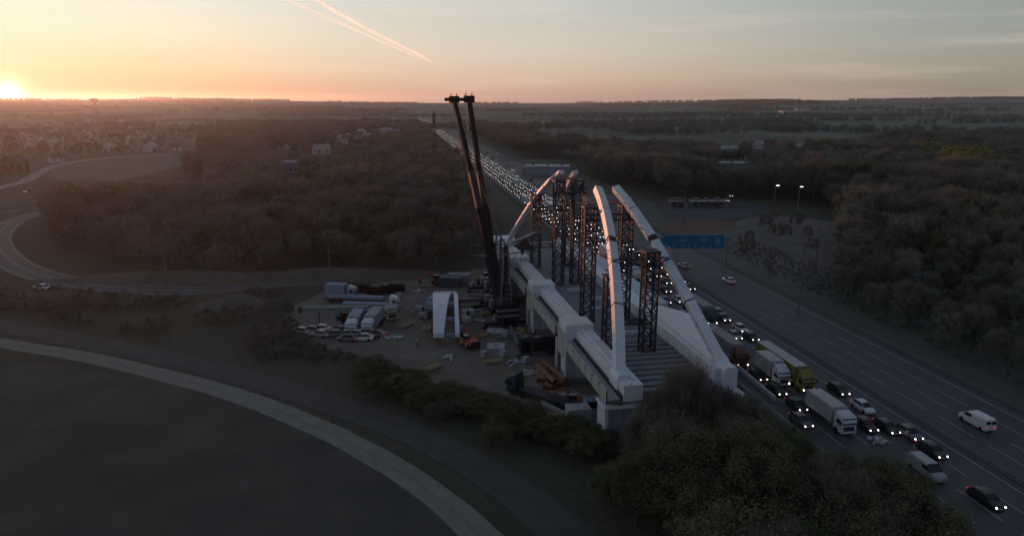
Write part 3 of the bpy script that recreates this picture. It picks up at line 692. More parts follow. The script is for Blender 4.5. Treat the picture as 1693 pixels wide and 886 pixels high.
# lorries
def lorry(name, px, py, label, **k):
    L = k['L']; q = G(px, py, .8); q.z = .05; c = q + HD * L / 2; occ.append((c.copy(), L / 2 + 2.0)); return mv(truck_proto(name, **k), c, TOW, label)
yellow = mat('truck_yellow', (.24, .205, .06), .5, var=.15, scale=.6); green = mat('truck_green', (.035, .10, .085), .5); brown = mat('truck_brown', (.17, .075, .05), .5)
palebox = mat('pale_box', (.44, .44, .46), .55, var=.15, scale=.5); tarp = mat('tarp_grey', (.30, .30, .32), .7, var=.2, scale=.7)
lorry('lorry', 1337, 644, 'yellow articulated lorry with white roof and both headlights on', cabm=yellow, boxm=yellow, roofm=palebox, L=16.2)
lorry('lorry', 1296, 634, 'white box lorry beside the yellow articulated lorry', cabm=PA['white'], boxm=palebox, L=8.2)
lorry('lorry', 1228, 603, 'lorry with brown cab and long grey trailer behind the right arch foot', cabm=brown, boxm=tarp, L=15.5)
lorry('lorry', 1178, 534, 'lorry with dark green cab and pale trailer seen past the right arch', cabm=green, boxm=tarp, L=14.0)
lorry('lorry', 1403, 713, 'white box lorry nearest the camera with dark cab underneath the trees', cabm=PA['white'], boxm=palebox, L=9.6, lit=False, H=3.5)
lorry('lorry', 1055, 466, 'small white box lorry in the queue behind the right girder', cabm=PA['white'], boxm=palebox, L=8.0)
V = [('black', 1250, 562, 'black car with lit headlights behind the yellow lorry'), ('grey', 1203, 530, 'dark car with headlights on beside the green lorry cab'),
     ('black', 1263, 628, 'dark car with lit headlights left of the white box lorry'), ('black', 1295, 652, 'dark car with lit headlights in front of the white box lorry'),
     ('black', 1329, 678, 'dark car hidden beside the nearest white box lorry'), ('black', 1399, 652, 'dark car with lit headlights to the right of the yellow lorry front'),
     ('black', 1446, 712, 'black car with two headlights just ahead of the nearest white lorry'),
     ('black', 1482, 716, 'dark car with lit headlight under the twigs left of the hidden pair'), ('grey', 1520, 726, 'dark grey car half under the tree crown by the verge'),
     ('black', 1560, 756, 'black car with two headlights near the roadside tree edge'), ('black', 1655, 840, 'black car at the bottom right corner with twin headlights'),
     ('grey', 1190, 552, 'grey car between the green cab lorry and the brown cab lorry'), ('silver', 1222, 560, 'silver car behind the brown cab lorry'), ('white', 1232, 548, 'white car roof beside the silver car behind the brown lorry'),
     ('silver', 1195, 521, 'silver car just ahead of the green lorry cab')]
for col, x, y, lb in V: place_car(col, at_px(x, y), TOW + random.uniform(-.02, .02), lb)
q = G(1440, 684, .3); q.z = .05; occ.append((q.copy(), 5)); 
cwhite_off = car_proto('car', 'white', lit=False); mv(cwhite_off, q + HD * 2.0, TOW, 'white car with unlit lamps in the free right-hand lane of the queue')
q = G(1637, 712, .3); q.z = .05; mv(car_proto('van', 'white', lit=False, van=True), q + HD * 2.6, HROT, 'white van driving away alone on the empty carriageway')
q = G(1545, 790, .3); q.z = .05; occ.append((q.copy(), 5)); mv(car_proto('van', 'silver', lit=False, van=True), q + HD * 1.5, TOW, 'pale van half hidden behind twigs at the roadside')
for i, (x, y, col, lb) in enumerate([(1205, 467, 'white', 'white car driving away just beyond the tall lamp post'), (1131, 442, 'silver', 'silver car driving away below the blue sign')]):
    q = G(x, y); q.z = .05; place_car(col, q, HROT, lb)
# queue generated lane by lane
LANES = [-4.0, -7.7, -11.4, -15.1, -18.8]
near_list = []
far_spots = []
for li, off in enumerate(LANES):
    y = 100 + random.uniform(0, 6)
    while y < 2300:
        if off == -4.0 and y < 170: y += 8; continue
        dd = random.uniform(6.8, 9.5) + (4 if random.random() < .12 else 0)
        q = HW(off + random.uniform(-.25, .25), y, .05)
        if y < 215:
            if all(abs((q - o).dot(HD)) > r + 2.4 or abs((q - o).dot(HN)) > 2.3 for o, r in occ): near_list.append(q)
        else: far_spots.append((q, li))
        y += dd
for q in near_list:
    col = random.choice(['black', 'black', 'grey', 'grey', 'silver', 'white', 'blue'])
    place_car(col, q, TOW + random.uniform(-.03, .03), '%s car with lit headlights in the queue seen between the bridge towers' % col, 'cars queuing beside the bridge')
def far_car(col, bus=False, lit=True):
    mb = MB(); L, W = (9, 2.5) if bus else (4.4, 1.8)
    if bus: mb.box((0, 0, 2.0), (W, L, 3.4))
    else:
        mb.box((0, 0, .62), (W, L, .7)); mb.mi(1).box((0, -.2, 1.2), (W * .85, L * .5, .5), taper=.85); mb.mi(0).box((0, -.3, 1.46), (W * .7, L * .34, .05))
    mb.mi(2)
    for x in ((-1, 1) if lit else ()): mb.tube((x * W * .36, L / 2 - .02, .8), (x * W * .36, L / 2 + .06, .8), .145, n=8)
    return mb
fmeshes = []
for cname in ('black', 'grey', 'silver', 'white'):
    for bus in (False, True):
        o = far_car(cname, bus).obj('queued_lorry' if bus else 'queued_car', [PA[cname], glass, lampf]); fmeshes.append((o.data, cname, bus)); bpy.data.objects.remove(o)
nfar = 0; stuffmb = MB(); far_spots.sort(key=lambda v: v[0].y)
LN = ['lane beside the central rail', 'second lane from the central rail', 'middle lane', 'fourth lane from the central rail', 'outermost lane']
for q, li in far_spots:
    bus = random.random() < .05; cn = random.choice(['black', 'black', 'grey', 'grey', 'silver', 'white'])
    if bus: cn = 'white'
    if nfar < 235:
        me = [m for m, c, b in fmeshes if c == cn and b == bus][0]
        o = bpy.data.objects.new('queued_lorry' if bus else 'queued_car', me); C.objects.link(o); o.location = q; o.rotation_euler = (0, 0, TOW)
        tag(o, ('pale lorry standing among cars in the distant headlight queue' if bus else '%s car, %s, %s' % (cn, LN[li], 'seen among the bridge towers' if q.y < 330 else 'left of the orange-lit far arch' if q.y < 450 else 'beside the crane booms')), 'lorry' if bus else 'car', 'lorries in the distant queue' if bus else 'cars in the distant queue'); nfar += 1
    else:
        M_ = Matrix.Translation(q) @ Matrix.Rotation(TOW, 4, 'Z'); stuffmb.M = M_
        c = far_car(cn, False, random.random() < .6); base = {'black': 0, 'grey': 0, 'silver': 1, 'white': 1}[cn]
        o_ = len(stuffmb.v); stuffmb.v += [M_ @ v for v in c.v]; stuffmb.f += [[o_ + i for i in f] for f in c.f]; stuffmb.m += [base if m == 0 else (2 if m == 1 else 3) for m in c.m]
kind(stuffmb.obj('distant_traffic', [PA['grey'], PA['silver'], glass, lampf]), 'stuff', 'line of distant headlights of the jam running to the horizon')
for i in range(26):
    y = 330 + i * 26 + random.uniform(-8, 8); me = random.choice([m for m, c, b in fmeshes if not b])
    o = bpy.data.objects.new('distant_car', me); C.objects.link(o); o.location = HW(random.choice([2, 5.8, 9.5]), y, .05); o.rotation_euler = (0, 0, HROT)
    tag(o, 'small dark car driving away on the far right carriageway', 'car', 'cars driving away in the distance')

# ------------------------------------------------------------------ motorway furniture
signblue = mat('sign_blue', (.015, .155, .31), .5, var=.06); signwhite = mat('sign_white', (.22, .30, .35), .6, var=.05)
sg = thing('gantry_sign', 'wide blue direction sign on a gantry over the right carriageway', 'road sign', (0, 0, 0))
SL, SR = topz(1094, 388, 200), topz(1199, 388, 200); zb_ = topz(1146, 411.5, 200).z; zt_ = topz(1146, 388, 200).z; cx = (SL.x + SR.x) / 2; wd = SR.x - SL.x
sg.location = (cx, 200, 0)
MB().box((0, 0, (zb_ + zt_) / 2), (wd, .18, zt_ - zb_)).obj('sign_panel', signblue, sg)
mb = MB(); hh = zt_ - zb_; cz = (zb_ + zt_) / 2
for z in (zt_ - .12, zb_ + .12): mb.box((0, -.1, z), (wd - .1, .03, .12))
for x in (-wd / 2 + .1, wd / 2 - .1): mb.box((x, -.1, cz), (.12, .03, hh - .2))
mb.obj('sign_border', signwhite, sg)
for nm, x, z, w, h in (('word_bar', -3.0, .55, 1.5, .45), ('word_bar', 3.2, 1.15, 1.7, .36), ('word_bar', 3.2, .35, 1.7, .36), ('word_bar', 7.1, 1.2, 1.3, .32), ('word_bar', 7.1, .5, 1.6, .32), ('word_bar', 7.1, -.2, 1.3, .32), ('word_bar', 7.1, -.9, 1.3, .32)):
    MB().box((x, -.12, cz + z * .85), (w, .04, h)).obj(nm, signwhite, sg)
for x in (-5.6, -3.1, -1.0, .8, 3.2, 5.2):
    mb = MB(); mb.box((x, -.12, cz - 1.15), (.16, .04, .7)); mb.add([(x - .38, -.14, cz - 1.4), (x + .38, -.14, cz - 1.4), (x, -.14, cz - 1.85)], [(0, 2, 1)]); mb.obj('lane_arrow', signwhite, sg)
for x in (-wd / 2 - 1.2, wd / 2 + 1.0): MB().beam((x, .6, 0), (x, .6, zt_ - .6), .45).obj('post', craneg, sg)
for z in (zb_ + .8, zt_ - .9): MB().beam((-wd / 2 - 1.2, .5, z), (wd / 2 + 2.6, .5, z), .3).obj('gantry_beam', craneg, sg)
mb = MB(); n = 14
for k in range(n):
    x0 = -wd / 2 - 1.2 + (wd + 2.2) * k / n; x1 = x0 + (wd + 2.2) / n; mb.beam((x0, .5, zb_ + .8), (x1, .5, zt_ - .9), .12)
mb.obj('gantry_bracing', craneg, sg)
steel = mat('galvanised', (.15, .15, .16), .55, scale=1)
def lamp_post(loc, h, arm, label, heads=1, rz=0.0, lit=False):
    p = thing('lamp_post', label, 'lamp post', loc, rz); MB().tube((0, 0, 0), (0, 0, h), .22, .12, n=10).obj('pole', steel, p)
    MB().box((0, 0, .15), (.7, .7, .3)).obj('base', greyconc, p)
    for s in ([1] if heads == 1 else [-1, 1]):
        MB().tube((0, 0, h - .1), (s * arm, 0, h + .25), .09, n=8).obj('arm', steel, p); MB().box((s * (arm + .4), 0, h + .25), (1.1, .4, .18)).obj('lamp_head', lampm if lit else steel, p)
lamp_post(G(1319, 522), topz(1327, 403, 153).z, 1.2, 'tall lamp post on the verge right of the motorway')
lamp_post(G(277, 468), topz(277, 398, 184).z, .6, 'slim pole before the dark wood at the left')
lamp_post(G(547, 474), topz(547, 393, 180).z, .6, 'slim pole behind the parked site vehicles')
lamp_post(G(1130, 372), 14, 1.5, 'twin headed mast in the dark service yard', 2)
lamp_post(G(1316, 372), topz(1315, 310, G(1316, 372).y).z, .4, 'floodlight mast with bright lamp above the bare trees', lit=True)
lamp_post(G(1277, 372), topz(1275, 308, G(1277, 372).y).z, .4, 'fainter floodlight mast left of the bright one', lit=True)
lamp_post(G(1350, 425), 10, 1.0, 'lamp post in the wood edge right of the bare trees')
lamp_post(G(45, 345), 9, 1.0, 'lamp post at the bend of the slip road')
# lattice radio mast
p = thing('radio_mast', 'slender lattice radio mast rising from the wood left of the cranes', 'mast', G(720, 295))
H = topz(720, 184, p.location.y).z; mb = MB()
for a in range(3):
    t = a * 2.094; MB().beam((1.5 * math.cos(t), 1.5 * math.sin(t), 0), (.55 * math.cos(t), .55 * math.sin(t), H), .22).obj('leg', lattice, p)
for k in range(26):
    q0 = k / 26; q1 = (k + 1) / 26
    for a in range(3):
        t = a * 2.094; u = t + 2.094; r0 = 1.5 - .95 * q0; r1 = 1.5 - .95 * q1; mb.beam((r0 * math.cos(t), r0 * math.sin(t), H * q0), (r1 * math.cos(u), r1 * math.sin(u), H * q1), .12)
mb.obj('bracing', lattice, p)
for z in (.93, .86): MB().box((0, -.8, H * z), (1.8, .6, 2.2)).obj('antenna', lattice, p)
# guard rails: rail plus posts
def guard(off, y0, y1, step, label):
    p = thing('guard_rail', label, 'guard rail', HW(off, y0), 0); o0 = p.location.copy()
    MB().beam(HW(off, y0, .65) - o0, HW(off, y1, .65) - o0, .08, .32).obj('rail', steel, p)
    y = y0; me = None
    while y < y1:
        if me is None: o = MB().box((0, 0, .35), (.1, .12, .7)).obj('post', steel, p); me = o.data
        else: o = bpy.data.objects.new('post', me); C.objects.link(o); o.parent = p
        o.location = HW(off, y) - o0; y += step
guard(18.2, 20, 420, 4, 'steel guard rail along the outer edge of the empty carriageway')
guard(-.8, 20, 420, 4, 'steel guard rail between the queue and the empty carriageway')
guard(-22.2, 30, 260, 4, 'steel guard rail between the queue and the bridge works')
p = thing('concrete_barrier', 'pale concrete barrier on the verge beside the right arch foot', 'barrier', G(1215, 607)); o0 = p.location.copy(); a, b = G(1215, 607), G(1281, 664); n = 6
for k in range(n):
    u0 = a + (b - a) * (k / n) - o0; u1 = a + (b - a) * ((k + .97) / n) - o0; MB().beam(u0 + Vector((0, 0, .45)), u1 + Vector((0, 0, .45)), .5, .9).obj('barrier_block', palebox, p, bevel=.05)
p = thing('concrete_barrier', 'pale barrier along the haul road beside the stacked cabins', 'barrier', G(895, 668)); o0 = p.location.copy(); a, b = G(895, 668), G(985, 712)
for k in range(8):
    u0 = a + (b - a) * (k / 8) - o0; u1 = a + (b - a) * ((k + .95) / 8) - o0; MB().beam(u0 + Vector((0, 0, .35)), u1 + Vector((0, 0, .35)), .4, .7).obj('barrier_block', beige, p, bevel=.05)
for i, (x, y) in enumerate(((1258, 470), (1300, 492), (1185, 436), (1420, 500))):
    p = thing('marker_sign', 'small roadside sign on the verge, the %s one beyond the blue gantry sign' % ['second', 'third', 'nearest', 'rightmost'][i] , 'sign', G(x, y)); MB().tube((0, 0, 0), (0, 0, 2), .05).obj('pole', steel, p); MB().box((0, -.06, 2.0), (.8, .05, .8)).obj('plate', signwhite, p)

# ------------------------------------------------------------------ worksite
orange = mat('plant_orange', (.42, .085, .04), .6, var=.2)
def excavator(loc, rz, label, m=orange, s=1.0, up=1.0):
    p = thing('excavator', label, 'excavator', loc, rz); p.scale = (s,) * 3
    for x in (-1.1, 1.1):
        MB().loft([[Vector((x + sx * .28, y, z)) for y, z in ((-1.9, .35), (-1.6, .02), (1.6, .02), (1.9, .35), (1.6, .8), (-1.6, .8))] for sx in (-1, 1)]).obj('track', tyre, p)
    MB().box((0, 0, .7), (1.6, 1.6, .4)).obj('undercarriage', darksteel, p)
    MB().box((0, -.5, 1.5), (2.5, 3.2, 1.1)).obj('engine_cover', m, p, bevel=.12); MB().box((0, -2.1, 1.4), (2.5, .5, 1.2)).obj('counterweight', darksteel, p, bevel=.1)
    MB().box((-.75, 1.0, 2.1), (1.0, 1.5, 1.6), taper=.9).obj('cab', glass, p); MB().box((-.75, 1.0, 2.93), (1.0, 1.5, .1)).obj('cab_roof', palebox, p)
    e = Vector((.3, 3.3, 3.6 * up)); f = Vector((.3, 5.6, 1.9 * up)); 
    MB().beam((.3, .9, 1.7), (.3, 2.2, 3.4 * up), .45, .5).beam((.3, 2.2, 3.4 * up), e, .42, .5).obj('boom', m, p); MB().beam(e, f, .3, .38).obj('stick', m, p)
    MB().tube((.3, 1.2, 1.5), (.3, 2.4, 2.9 * up), .1).obj('hydraulic_ram', steel, p)
    MB().loft([[Vector((.3 + sx * .55, f.y + y, f.z + z)) for y, z in ((0, 0), (.4, -.5), (0, -1.0), (-.7, -.9), (-.5, -.3))] for sx in (-1, 1)]).obj('bucket', darksteel, p)
excavator(G(779, 574), R(30), 'orange-red compact excavator beside the crown segment', s=.85)
excavator(G(726, 470), R(120), 'orange-red excavator at the far side of the yard')
excavator(G(803, 470), R(-40), 'orange-red excavator beside the crane with its arm raised', up=1.35)
excavator(G(955, 672), R(80), 'rust-red excavator standing below the near bridge girder', m=rust, s=.8)
# site machines and loads
def flat_load(loc, rz, L, label, m):
    p = thing('flatbed_trailer', label, 'trailer', loc, rz); MB().box((0, 0, 1.0), (2.5, L, .3)).obj('bed', darksteel, p, bevel=.03)
    for y in (-L / 2 + 1, -L / 2 + 2.2, L / 2 - 1.5):
        for x in (-1, 1): MB().tube((x * .9, y, .45), (x * 1.2, y, .45), .45, n=12).obj('wheel', tyre, p)
    for k in range(3): MB().box((-.7 + k * .7, 0, 1.45), (.5, L - .6, .6)).obj('steel_beam', m, p, bevel=.03)
flat_load(G(588, 500), R(82), 15, 'trailer with a long grey-blue girder load, farthest in the vehicle cluster', bluegrey)
flat_load(G(606, 512), R(84), 12, 'trailer with grey beams behind the tall blue-grey box', bluegrey)
def site_truck(x, y, rz, label, cabm, boxm, L, flat=False, H=3.6): return mv(truck_proto('site_lorry', cabm=cabm, boxm=boxm, L=L, lit=False, flat=flat, H=H), G(x, y), rz, label)
site_truck(588, 545, R(180), 'white fronted lorry at the left end of the cluster front row', PA['white'], bluegrey, 9)
site_truck(617, 543, R(176), 'white fronted lorry with tall blue-grey box in the cluster front row', PA['white'], bluegrey, 10)
site_truck(633, 510, R(-95), 'white cab lorry pointing right behind the cream one', PA['white'], tarp, 8, True)
site_truck(640, 524, R(-150), 'cream cab lorry at the right end of the cluster', mat('cream', (.45, .42, .34), .6), tarp, 7, True)
site_truck(718, 516, R(170), 'blue-grey lorry parked left of the crown segment', bluegrey, bluegrey, 8)
site_truck(565, 492, R(-100), 'small pale lorry at the far left of the cluster', PA['silver'], bluegrey, 8)
site_truck(893, 585, R(100), 'dark covered trailer lorry below the middle girder', cranem, cranem, 8, H=3.0)
dk = mat('dark_blue_cab', (.03, .055, .085), .5)
mv(truck_proto('site_lorry', cabm=dk, boxm=dk, L=14, lit=False, flat=True), (G(873, 655) + G(925, 672)) / 2, math.atan2((G(873, 655) - G(925, 672)).y, (G(873, 655) - G(925, 672)).x) - math.pi / 2, 'dark blue low loader lorry parked by the haul road barrier')
p = thing('folded_crane', 'green-grey mobile crane with its boom laid out level to the left', 'crane', G(592, 533), R(84))
MB().box((0, 0, 1.2), (2.6, 9, 1.0)).obj('chassis', cranem, p, bevel=.06); MB().box((0, -2.2, 2.5), (2.4, 3, 1.6)).obj('superstructure', bluegrey, p, bevel=.1)
crg = mat('crane_green', (.13, .20, .18), .5)
MB().beam((0, -2.5, 3.4), (0, 6, 3.0), 1.0, 1.1).obj('boom_section', crg, p); MB().beam((0, 6, 3.0), (0, 13, 2.7), .75, .85).obj('boom_section', crg, p); MB().box((0, 13.2, 2.6), (.9, .8, 1.3)).obj('boom_head', darksteel, p)
for y in (-3.4, -2, 1.4, 2.8):
    for x in (-1, 1): MB().tube((x * .9, y, .6), (x * 1.3, y, .6), .6, n=12).obj('wheel', tyre, p)
MB().box((0, 4.4, 1.8), (2.4, 1.2, 1.4)).obj('driver_cab', crg, p, bevel=.08)
MB().beam((0, 9, 2.4), (0, 9, .0), .2).obj('boom_rest', darksteel, p)
k = 0
for x, y, col, rz in [(497, 551, 'silver', 80), (513, 549, 'grey', 84), (530, 547, 'white', 82), (529, 556, 'silver', 80), (560, 549, 'grey', 78), (552, 556, 'grey', 84), (572, 556, 'silver', 86), (588, 556, 'white', 80), (604, 553, 'silver', 78), (620, 556, 'grey', 85), (600, 562, 'white', 84), (575, 563, 'grey', 82)]:
    k += 1; park_car(col, G(x, y), R(rz + random.uniform(-6, 6)), '%s car parked unlit in the rows in front of the site lorries' % col, 'cars parked at the worksite')
def mat_pad(x, y, label):
    p = thing('outrigger_pad', label, 'steel pad', G(x, y), R(random.uniform(-4, 4)))
    for q in ((-1.1, 0, 1.4, 3.0), (1.1, 0, 1.4, 3.0), (0, 1.0, .8, 1.0), (0, -1.0, .8, 1.0)): MB().box((q[0], q[1], .22), (q[2], q[3], .44)).obj('pad_plate', palebox, p, bevel=.03)
mat_pad(819, 549, 'pale square pad with a hole, farther of the two on the bare ground'); mat_pad(820, 574, 'pale square pad with a hole, nearer of the two on the bare ground')
def beam_thing(a, b, w, h, label, m=steel, z=.0, name='steel_beam'):
    A_, B_ = G(*a), G(*b); p = thing(name, label, 'steel beam', A_)
    dz = Vector((0, 0, z)); D_ = B_ - A_; MB().beam(Vector((0, 0, h - .08)) + dz, D_ + Vector((0, 0, h - .08)) + dz, w, .12).obj('top_flange', m, p); MB().beam(Vector((0, 0, .08)) + dz, D_ + Vector((0, 0, .08)) + dz, w, .12).obj('bottom_flange', m, p); MB().beam(Vector((0, 0, h / 2)) + dz, D_ + Vector((0, 0, h / 2)) + dz, .1, h - .2).obj('web', m, p)
beam_thing((814, 541), (842, 539), .5, .6, 'beam lying behind the farther square pad')
beam_thing((842, 541), (856, 575), .8, .9, 'long beam running toward the dark trailer')
beam_thing((858, 575), (885, 577), .8, .9, 'beam at the near end of the long beam, by the dark trailer')
beam_thing((823, 561), (845, 560), .3, .4, 'thin beam between the two square pads')
beam_thing((856, 566), (880, 560), .5, .7, 'beam across the steel pile below the middle girder')
beam_thing((853, 590), (876, 589), .7, .8, 'low beam nearest the dark trailer front')
for i, (a, b) in enumerate((((775, 482), (804, 486)), ((776, 490), (802, 493)), ((762, 499), (800, 497)), ((845, 480), (852, 520)), ((838, 500), (846, 535)), ((790, 476), (812, 479)))):
    beam_thing(a, b, .6, .7, ['first of three beams left of the cranes', 'second of three beams left of the cranes', 'long pale beam nearest of those left of the cranes', 'beam along the far girder foot', 'beam beside the crane outrigger', 'thin beam behind the three by the cranes'][i], m=steel if i != 4 else darksteel)
def pipe_thing(a, b, r, z, label):
    A_ = G(*a, z); B_ = G(*b, z); p = thing('steel_pile', label, 'steel pile', (A_.x, A_.y, 0))
    o0 = Vector((A_.x, A_.y, 0)); rings = []
    MB().tube(A_ - o0, B_ - o0, r, n=18, cap=False).tube(B_ - o0, A_ - o0, r - .05, n=18, cap=False).obj('tube', rust, p, smooth=True)
    for q in (.15, .85): MB().box(A_ + (B_ - A_) * q - o0 - Vector((0, 0, (z + r) / 2 + .0)), (1.6, .5, max(.2, z - r))).obj('timber_bearer', beige, p)
pipe_thing((889, 603), (918, 632), .48, 1.1, 'rust-red steel tube, left of the pair by the dark blue lorry'); pipe_thing((899, 598), (936, 629), .48, 1.1, 'rust-red steel tube, right of the pair by the dark blue lorry')
for i, (x, y, s) in enumerate(((905, 628, 1.5), (921, 637, 1.3), (911, 640, 1.1))):
    p = thing('steel_stack', ['large', 'middle sized', 'small'][i] + ' stack of rust-red plates under the steel tubes', 'plate stack', G(x, y), R(30 * i))
    for k in range(4): MB().box((random.uniform(-.1, .1), random.uniform(-.1, .1), .12 + k * .22), (2.6 * s, 1.7 * s, .18)).obj('plate', rust, p)
def cabin(x, y, rz, label, z=0, m=palebox, L=6.0):
    g0 = G(x, y); p = thing('site_cabin', label, 'site cabin', (g0.x, g0.y, z), rz); MB().box((0, 0, 1.3), (2.4, L, 2.5)).obj('wall', m, p, bevel=.04); MB().box((0, 0, 2.62), (2.55, L + .15, .12)).obj('roof', m, p)
    MB().box((1.21, -1.2, 1.1), (.05, .9, 2.0)).obj('door', bluegrey, p)
    for yy in (.6, 2.0): MB().box((1.21, yy, 1.6), (.05, .9, .8)).obj('window', glass, p)
cabin(968, 697, R(100), 'white site cabin at the foot of the near pier'); cabin(983, 690, R(10), 'blue-grey site cabin between the white one and the near pier', m=bluegrey, L=5); 
cabin(760, 468, R(80), 'grey cabin behind the crown segment by the far excavator', m=tarp); cabin(745, 474, R(85), 'blue cabin next to the grey cabin in the far yard', m=dk)
for i, (x, y, d) in enumerate(((640, 484, 1.1), (620, 486, 1.0), (598, 482, 1.2), (575, 480, 1.0), (655, 481, .9))):
    p = thing('debris_skip', ['rightmost but one', 'middle', 'large', 'leftmost', 'small rightmost'][i] + ' dark skip in the row at the edge of the worksite', 'skip', G(x, y), R(80))
    MB().box((0, 0, .1), (2.2, 4, .2)).obj('floor', darksteel, p)
    for sx in (-1, 1): MB().box((sx * 1.1, 0, .9), (.1, 4, 1.4)).obj('side_wall', cranem, p); MB().box((0, sx * 2, .9), (2.2, .1, 1.4)).obj('end_wall', cranem, p)
for i, (x, y) in enumerate(((768, 522), (779, 521), (772, 533), (694, 515), (700, 526), (735, 463))):
    p = thing('generator', ['pale generator, left of the two right of the crown segment', 'pale generator, right of the two right of the crown segment', 'small pale generator in front of the pair', 'dark generator left of the crown segment', 'low generator near the crown segment left foot', 'generator by the far excavator'][i], 'generator', G(x, y), R(20 * i))
    MB().box((0, 0, .8), (1.3, 2.2, 1.2)).obj('housing', palebox if i < 3 else tarp, p, bevel=.06); MB().box((0, 0, .1), (1.0, 2.0, .2)).obj('skid', darksteel, p); MB().tube((.3, .6, 1.4), (.3, .6, 1.8), .08).obj('exhaust', darksteel, p)
timber = mat('timber', (.30, .22, .14), .9); wrap = mat('wrapped_load', (.34, .36, .40), .6)
CL = [(705, 545), (760, 548), (655, 560), (672, 540), (660, 512), (790, 515), (805, 520), (815, 512), (792, 532), (800, 556), (835, 556), (848, 552), (862, 548), (832, 590), (848, 600), (815, 600), (870, 600), (872, 618), (852, 625), (800, 590), (745, 592), (925, 655), (935, 662), (948, 655), (930, 690), (955, 700), (870, 560), (880, 548), (888, 566), (864, 530), (872, 520), (660, 492), (690, 482), (705, 474), (780, 474), (812, 486), (640, 500), (820, 530), (640, 560), (715, 610)]
for i, (x, y) in enumerate(CL):
    lb = min([(700, 545, 'on the open yard left of the crown segment'), (770, 545, 'right of the crown segment'), (660, 500, 'behind the cream lorry'), (800, 515, 'between crown segment and cranes'), (840, 595, 'on open ground near the dark trailer'), (860, 550, 'among the beams below the girder'), (930, 670, 'by the haul road barrier'), (700, 478, 'at the far edge of the yard'), (745, 595, 'on bare ground before the compact excavator')], key=lambda t: (t[0] - x) ** 2 + (t[1] - y) ** 2)[2]
    p = thing('material_pile', ('timber stack ' if i % 3 == 0 else 'wrapped pallet load ' if i % 3 == 1 else 'pile of pale offcuts ') + lb, 'material pile', G(x, y), random.uniform(0, 3), 'material piles about the worksite')
    if i % 3 == 0:
        for k in range(4): MB().box((random.uniform(-.1, .1), (k % 2) * .9 - .45, .15 + (k // 2) * .3), (3.4, .7, .25)).obj('timber_bundle', timber, p)
    elif i % 3 == 1: MB().box((0, 0, .09), (1.5, 1.2, .18)).obj('pallet', timber, p); MB().box((0, 0, .75), (1.4, 1.1, 1.1), taper=.94).obj('load', wrap, p, bevel=.08)
    else:
        for k in range(6): a_ = random.uniform(0, 3); MB().box((random.uniform(-1, 1), random.uniform(-1, 1), .12 + .1 * (k % 3)), (1.8, .3, .2), rz=a_).obj('offcut', palebox, p)
# people
skin = mat('skin', (.45, .28, .20), .7, var=.05); hiviz = mat('hiviz', (.52, .36, .05), .7); hivizo = mat('hiviz_orange', (.55, .16, .03), .7); trous = mat('trousers', (.03, .035, .05), .8); helm = mat('helmet', (.7, .7, .7), .5)
def person(loc, rz, label, vest, stride=.0):
    p = thing('person', label, 'person', loc, rz); s = stride
    V_ = [(0, 0, .95, .14), (0, 0, 1.15, .13), (0, .01, 1.38, .15), (0, .01, 1.50, .065), (0, .02, 1.62, .085), (0, .02, 1.70, .095)]
    E_ = [(0, 1), (1, 2), (2, 3), (3, 4), (4, 5)]
    for sd_ in (-1, 1):
        st = s * sd_; b = len(V_)
        V_ += [(sd_ * .1, 0, .88, .09), (sd_ * .11, st * .5 + .03, .50, .062), (sd_ * .12, st - .02, .10, .042), (sd_ * .13, st + .10, .05, .04)]
        E_ += [(0, b), (b, b + 1), (b + 1, b + 2), (b + 2, b + 3)]
        b = len(V_); V_ += [(sd_ * .20, 0, 1.42, .06), (sd_ * .25, -st * .3, 1.14, .043), (sd_ * .26, -st * .5 + .08, .90, .03), (sd_ * .26, -st * .5 + .11, .83, .032)]
        E_ += [(2, b), (b, b + 1), (b + 1, b + 2), (b + 2, b + 3)]
        for k in range(5):
            f = len(V_); fy = -.03 + k * .016
            V_ += [(sd_ * .26, -st * .5 + .11 + fy, .77, .009), (sd_ * .25, -st * .5 + .125 + fy, .72 + .008 * abs(k - 2), .008)]; E_ += [(b + 3, f), (f, f + 1)]
    me = bpy.data.meshes.new('body'); me.from_pydata([v[:3] for v in V_], E_, []); o = bpy.data.objects.new('tmp', me); C.objects.link(o)
    md = o.modifiers.new('s', 'SKIN'); md.use_smooth_shade = True
    for sv, v in zip(me.skin_vertices[0].data, V_): sv.radius = (v[3], v[3])
    me.skin_vertices[0].data[0].use_root = True
    o.modifiers.new('ss', 'SUBSURF').levels = 1
    dg = bpy.context.evaluated_depsgraph_get(); nm = bpy.data.meshes.new_from_object(o.evaluated_get(dg)); bpy.data.objects.remove(o)
    nm.materials.clear()
    for m in (trous, vest, skin, tyre): nm.materials.append(m)
    for f in nm.polygons:
        z = f.center.z; f.material_index = 3 if z < .12 else (0 if z < .93 and abs(f.center.x) < .22 else (2 if z > 1.5 or z < .9 else 1))
    bo = bpy.data.objects.new('body', nm); C.objects.link(bo); bo.parent = p
    MB().loft([[Vector((r * math.cos(t * .7854), .02 + r * math.sin(t * .7854), z)) for t in range(8)] for r, z in ((.145, 1.70), (.13, 1.78), (.07, 1.84))]).obj('helmet', helm, p, smooth=True)
person(G(690, 574), R(20), 'person in yellow jacket standing alone on the open yard', hiviz, .12)
person(G(683, 527), R(200), 'person in orange jacket by the dark generator', hivizo)
person(G(700, 530), R(90), 'person in yellow jacket near the crown segment left side', hiviz)
person(G(770, 583), R(-60), 'person in orange jacket in front of the compact excavator', hivizo, .1)
person(G(763, 575), R(200), 'person in white helmet at the near end of the crown segment', hiviz)

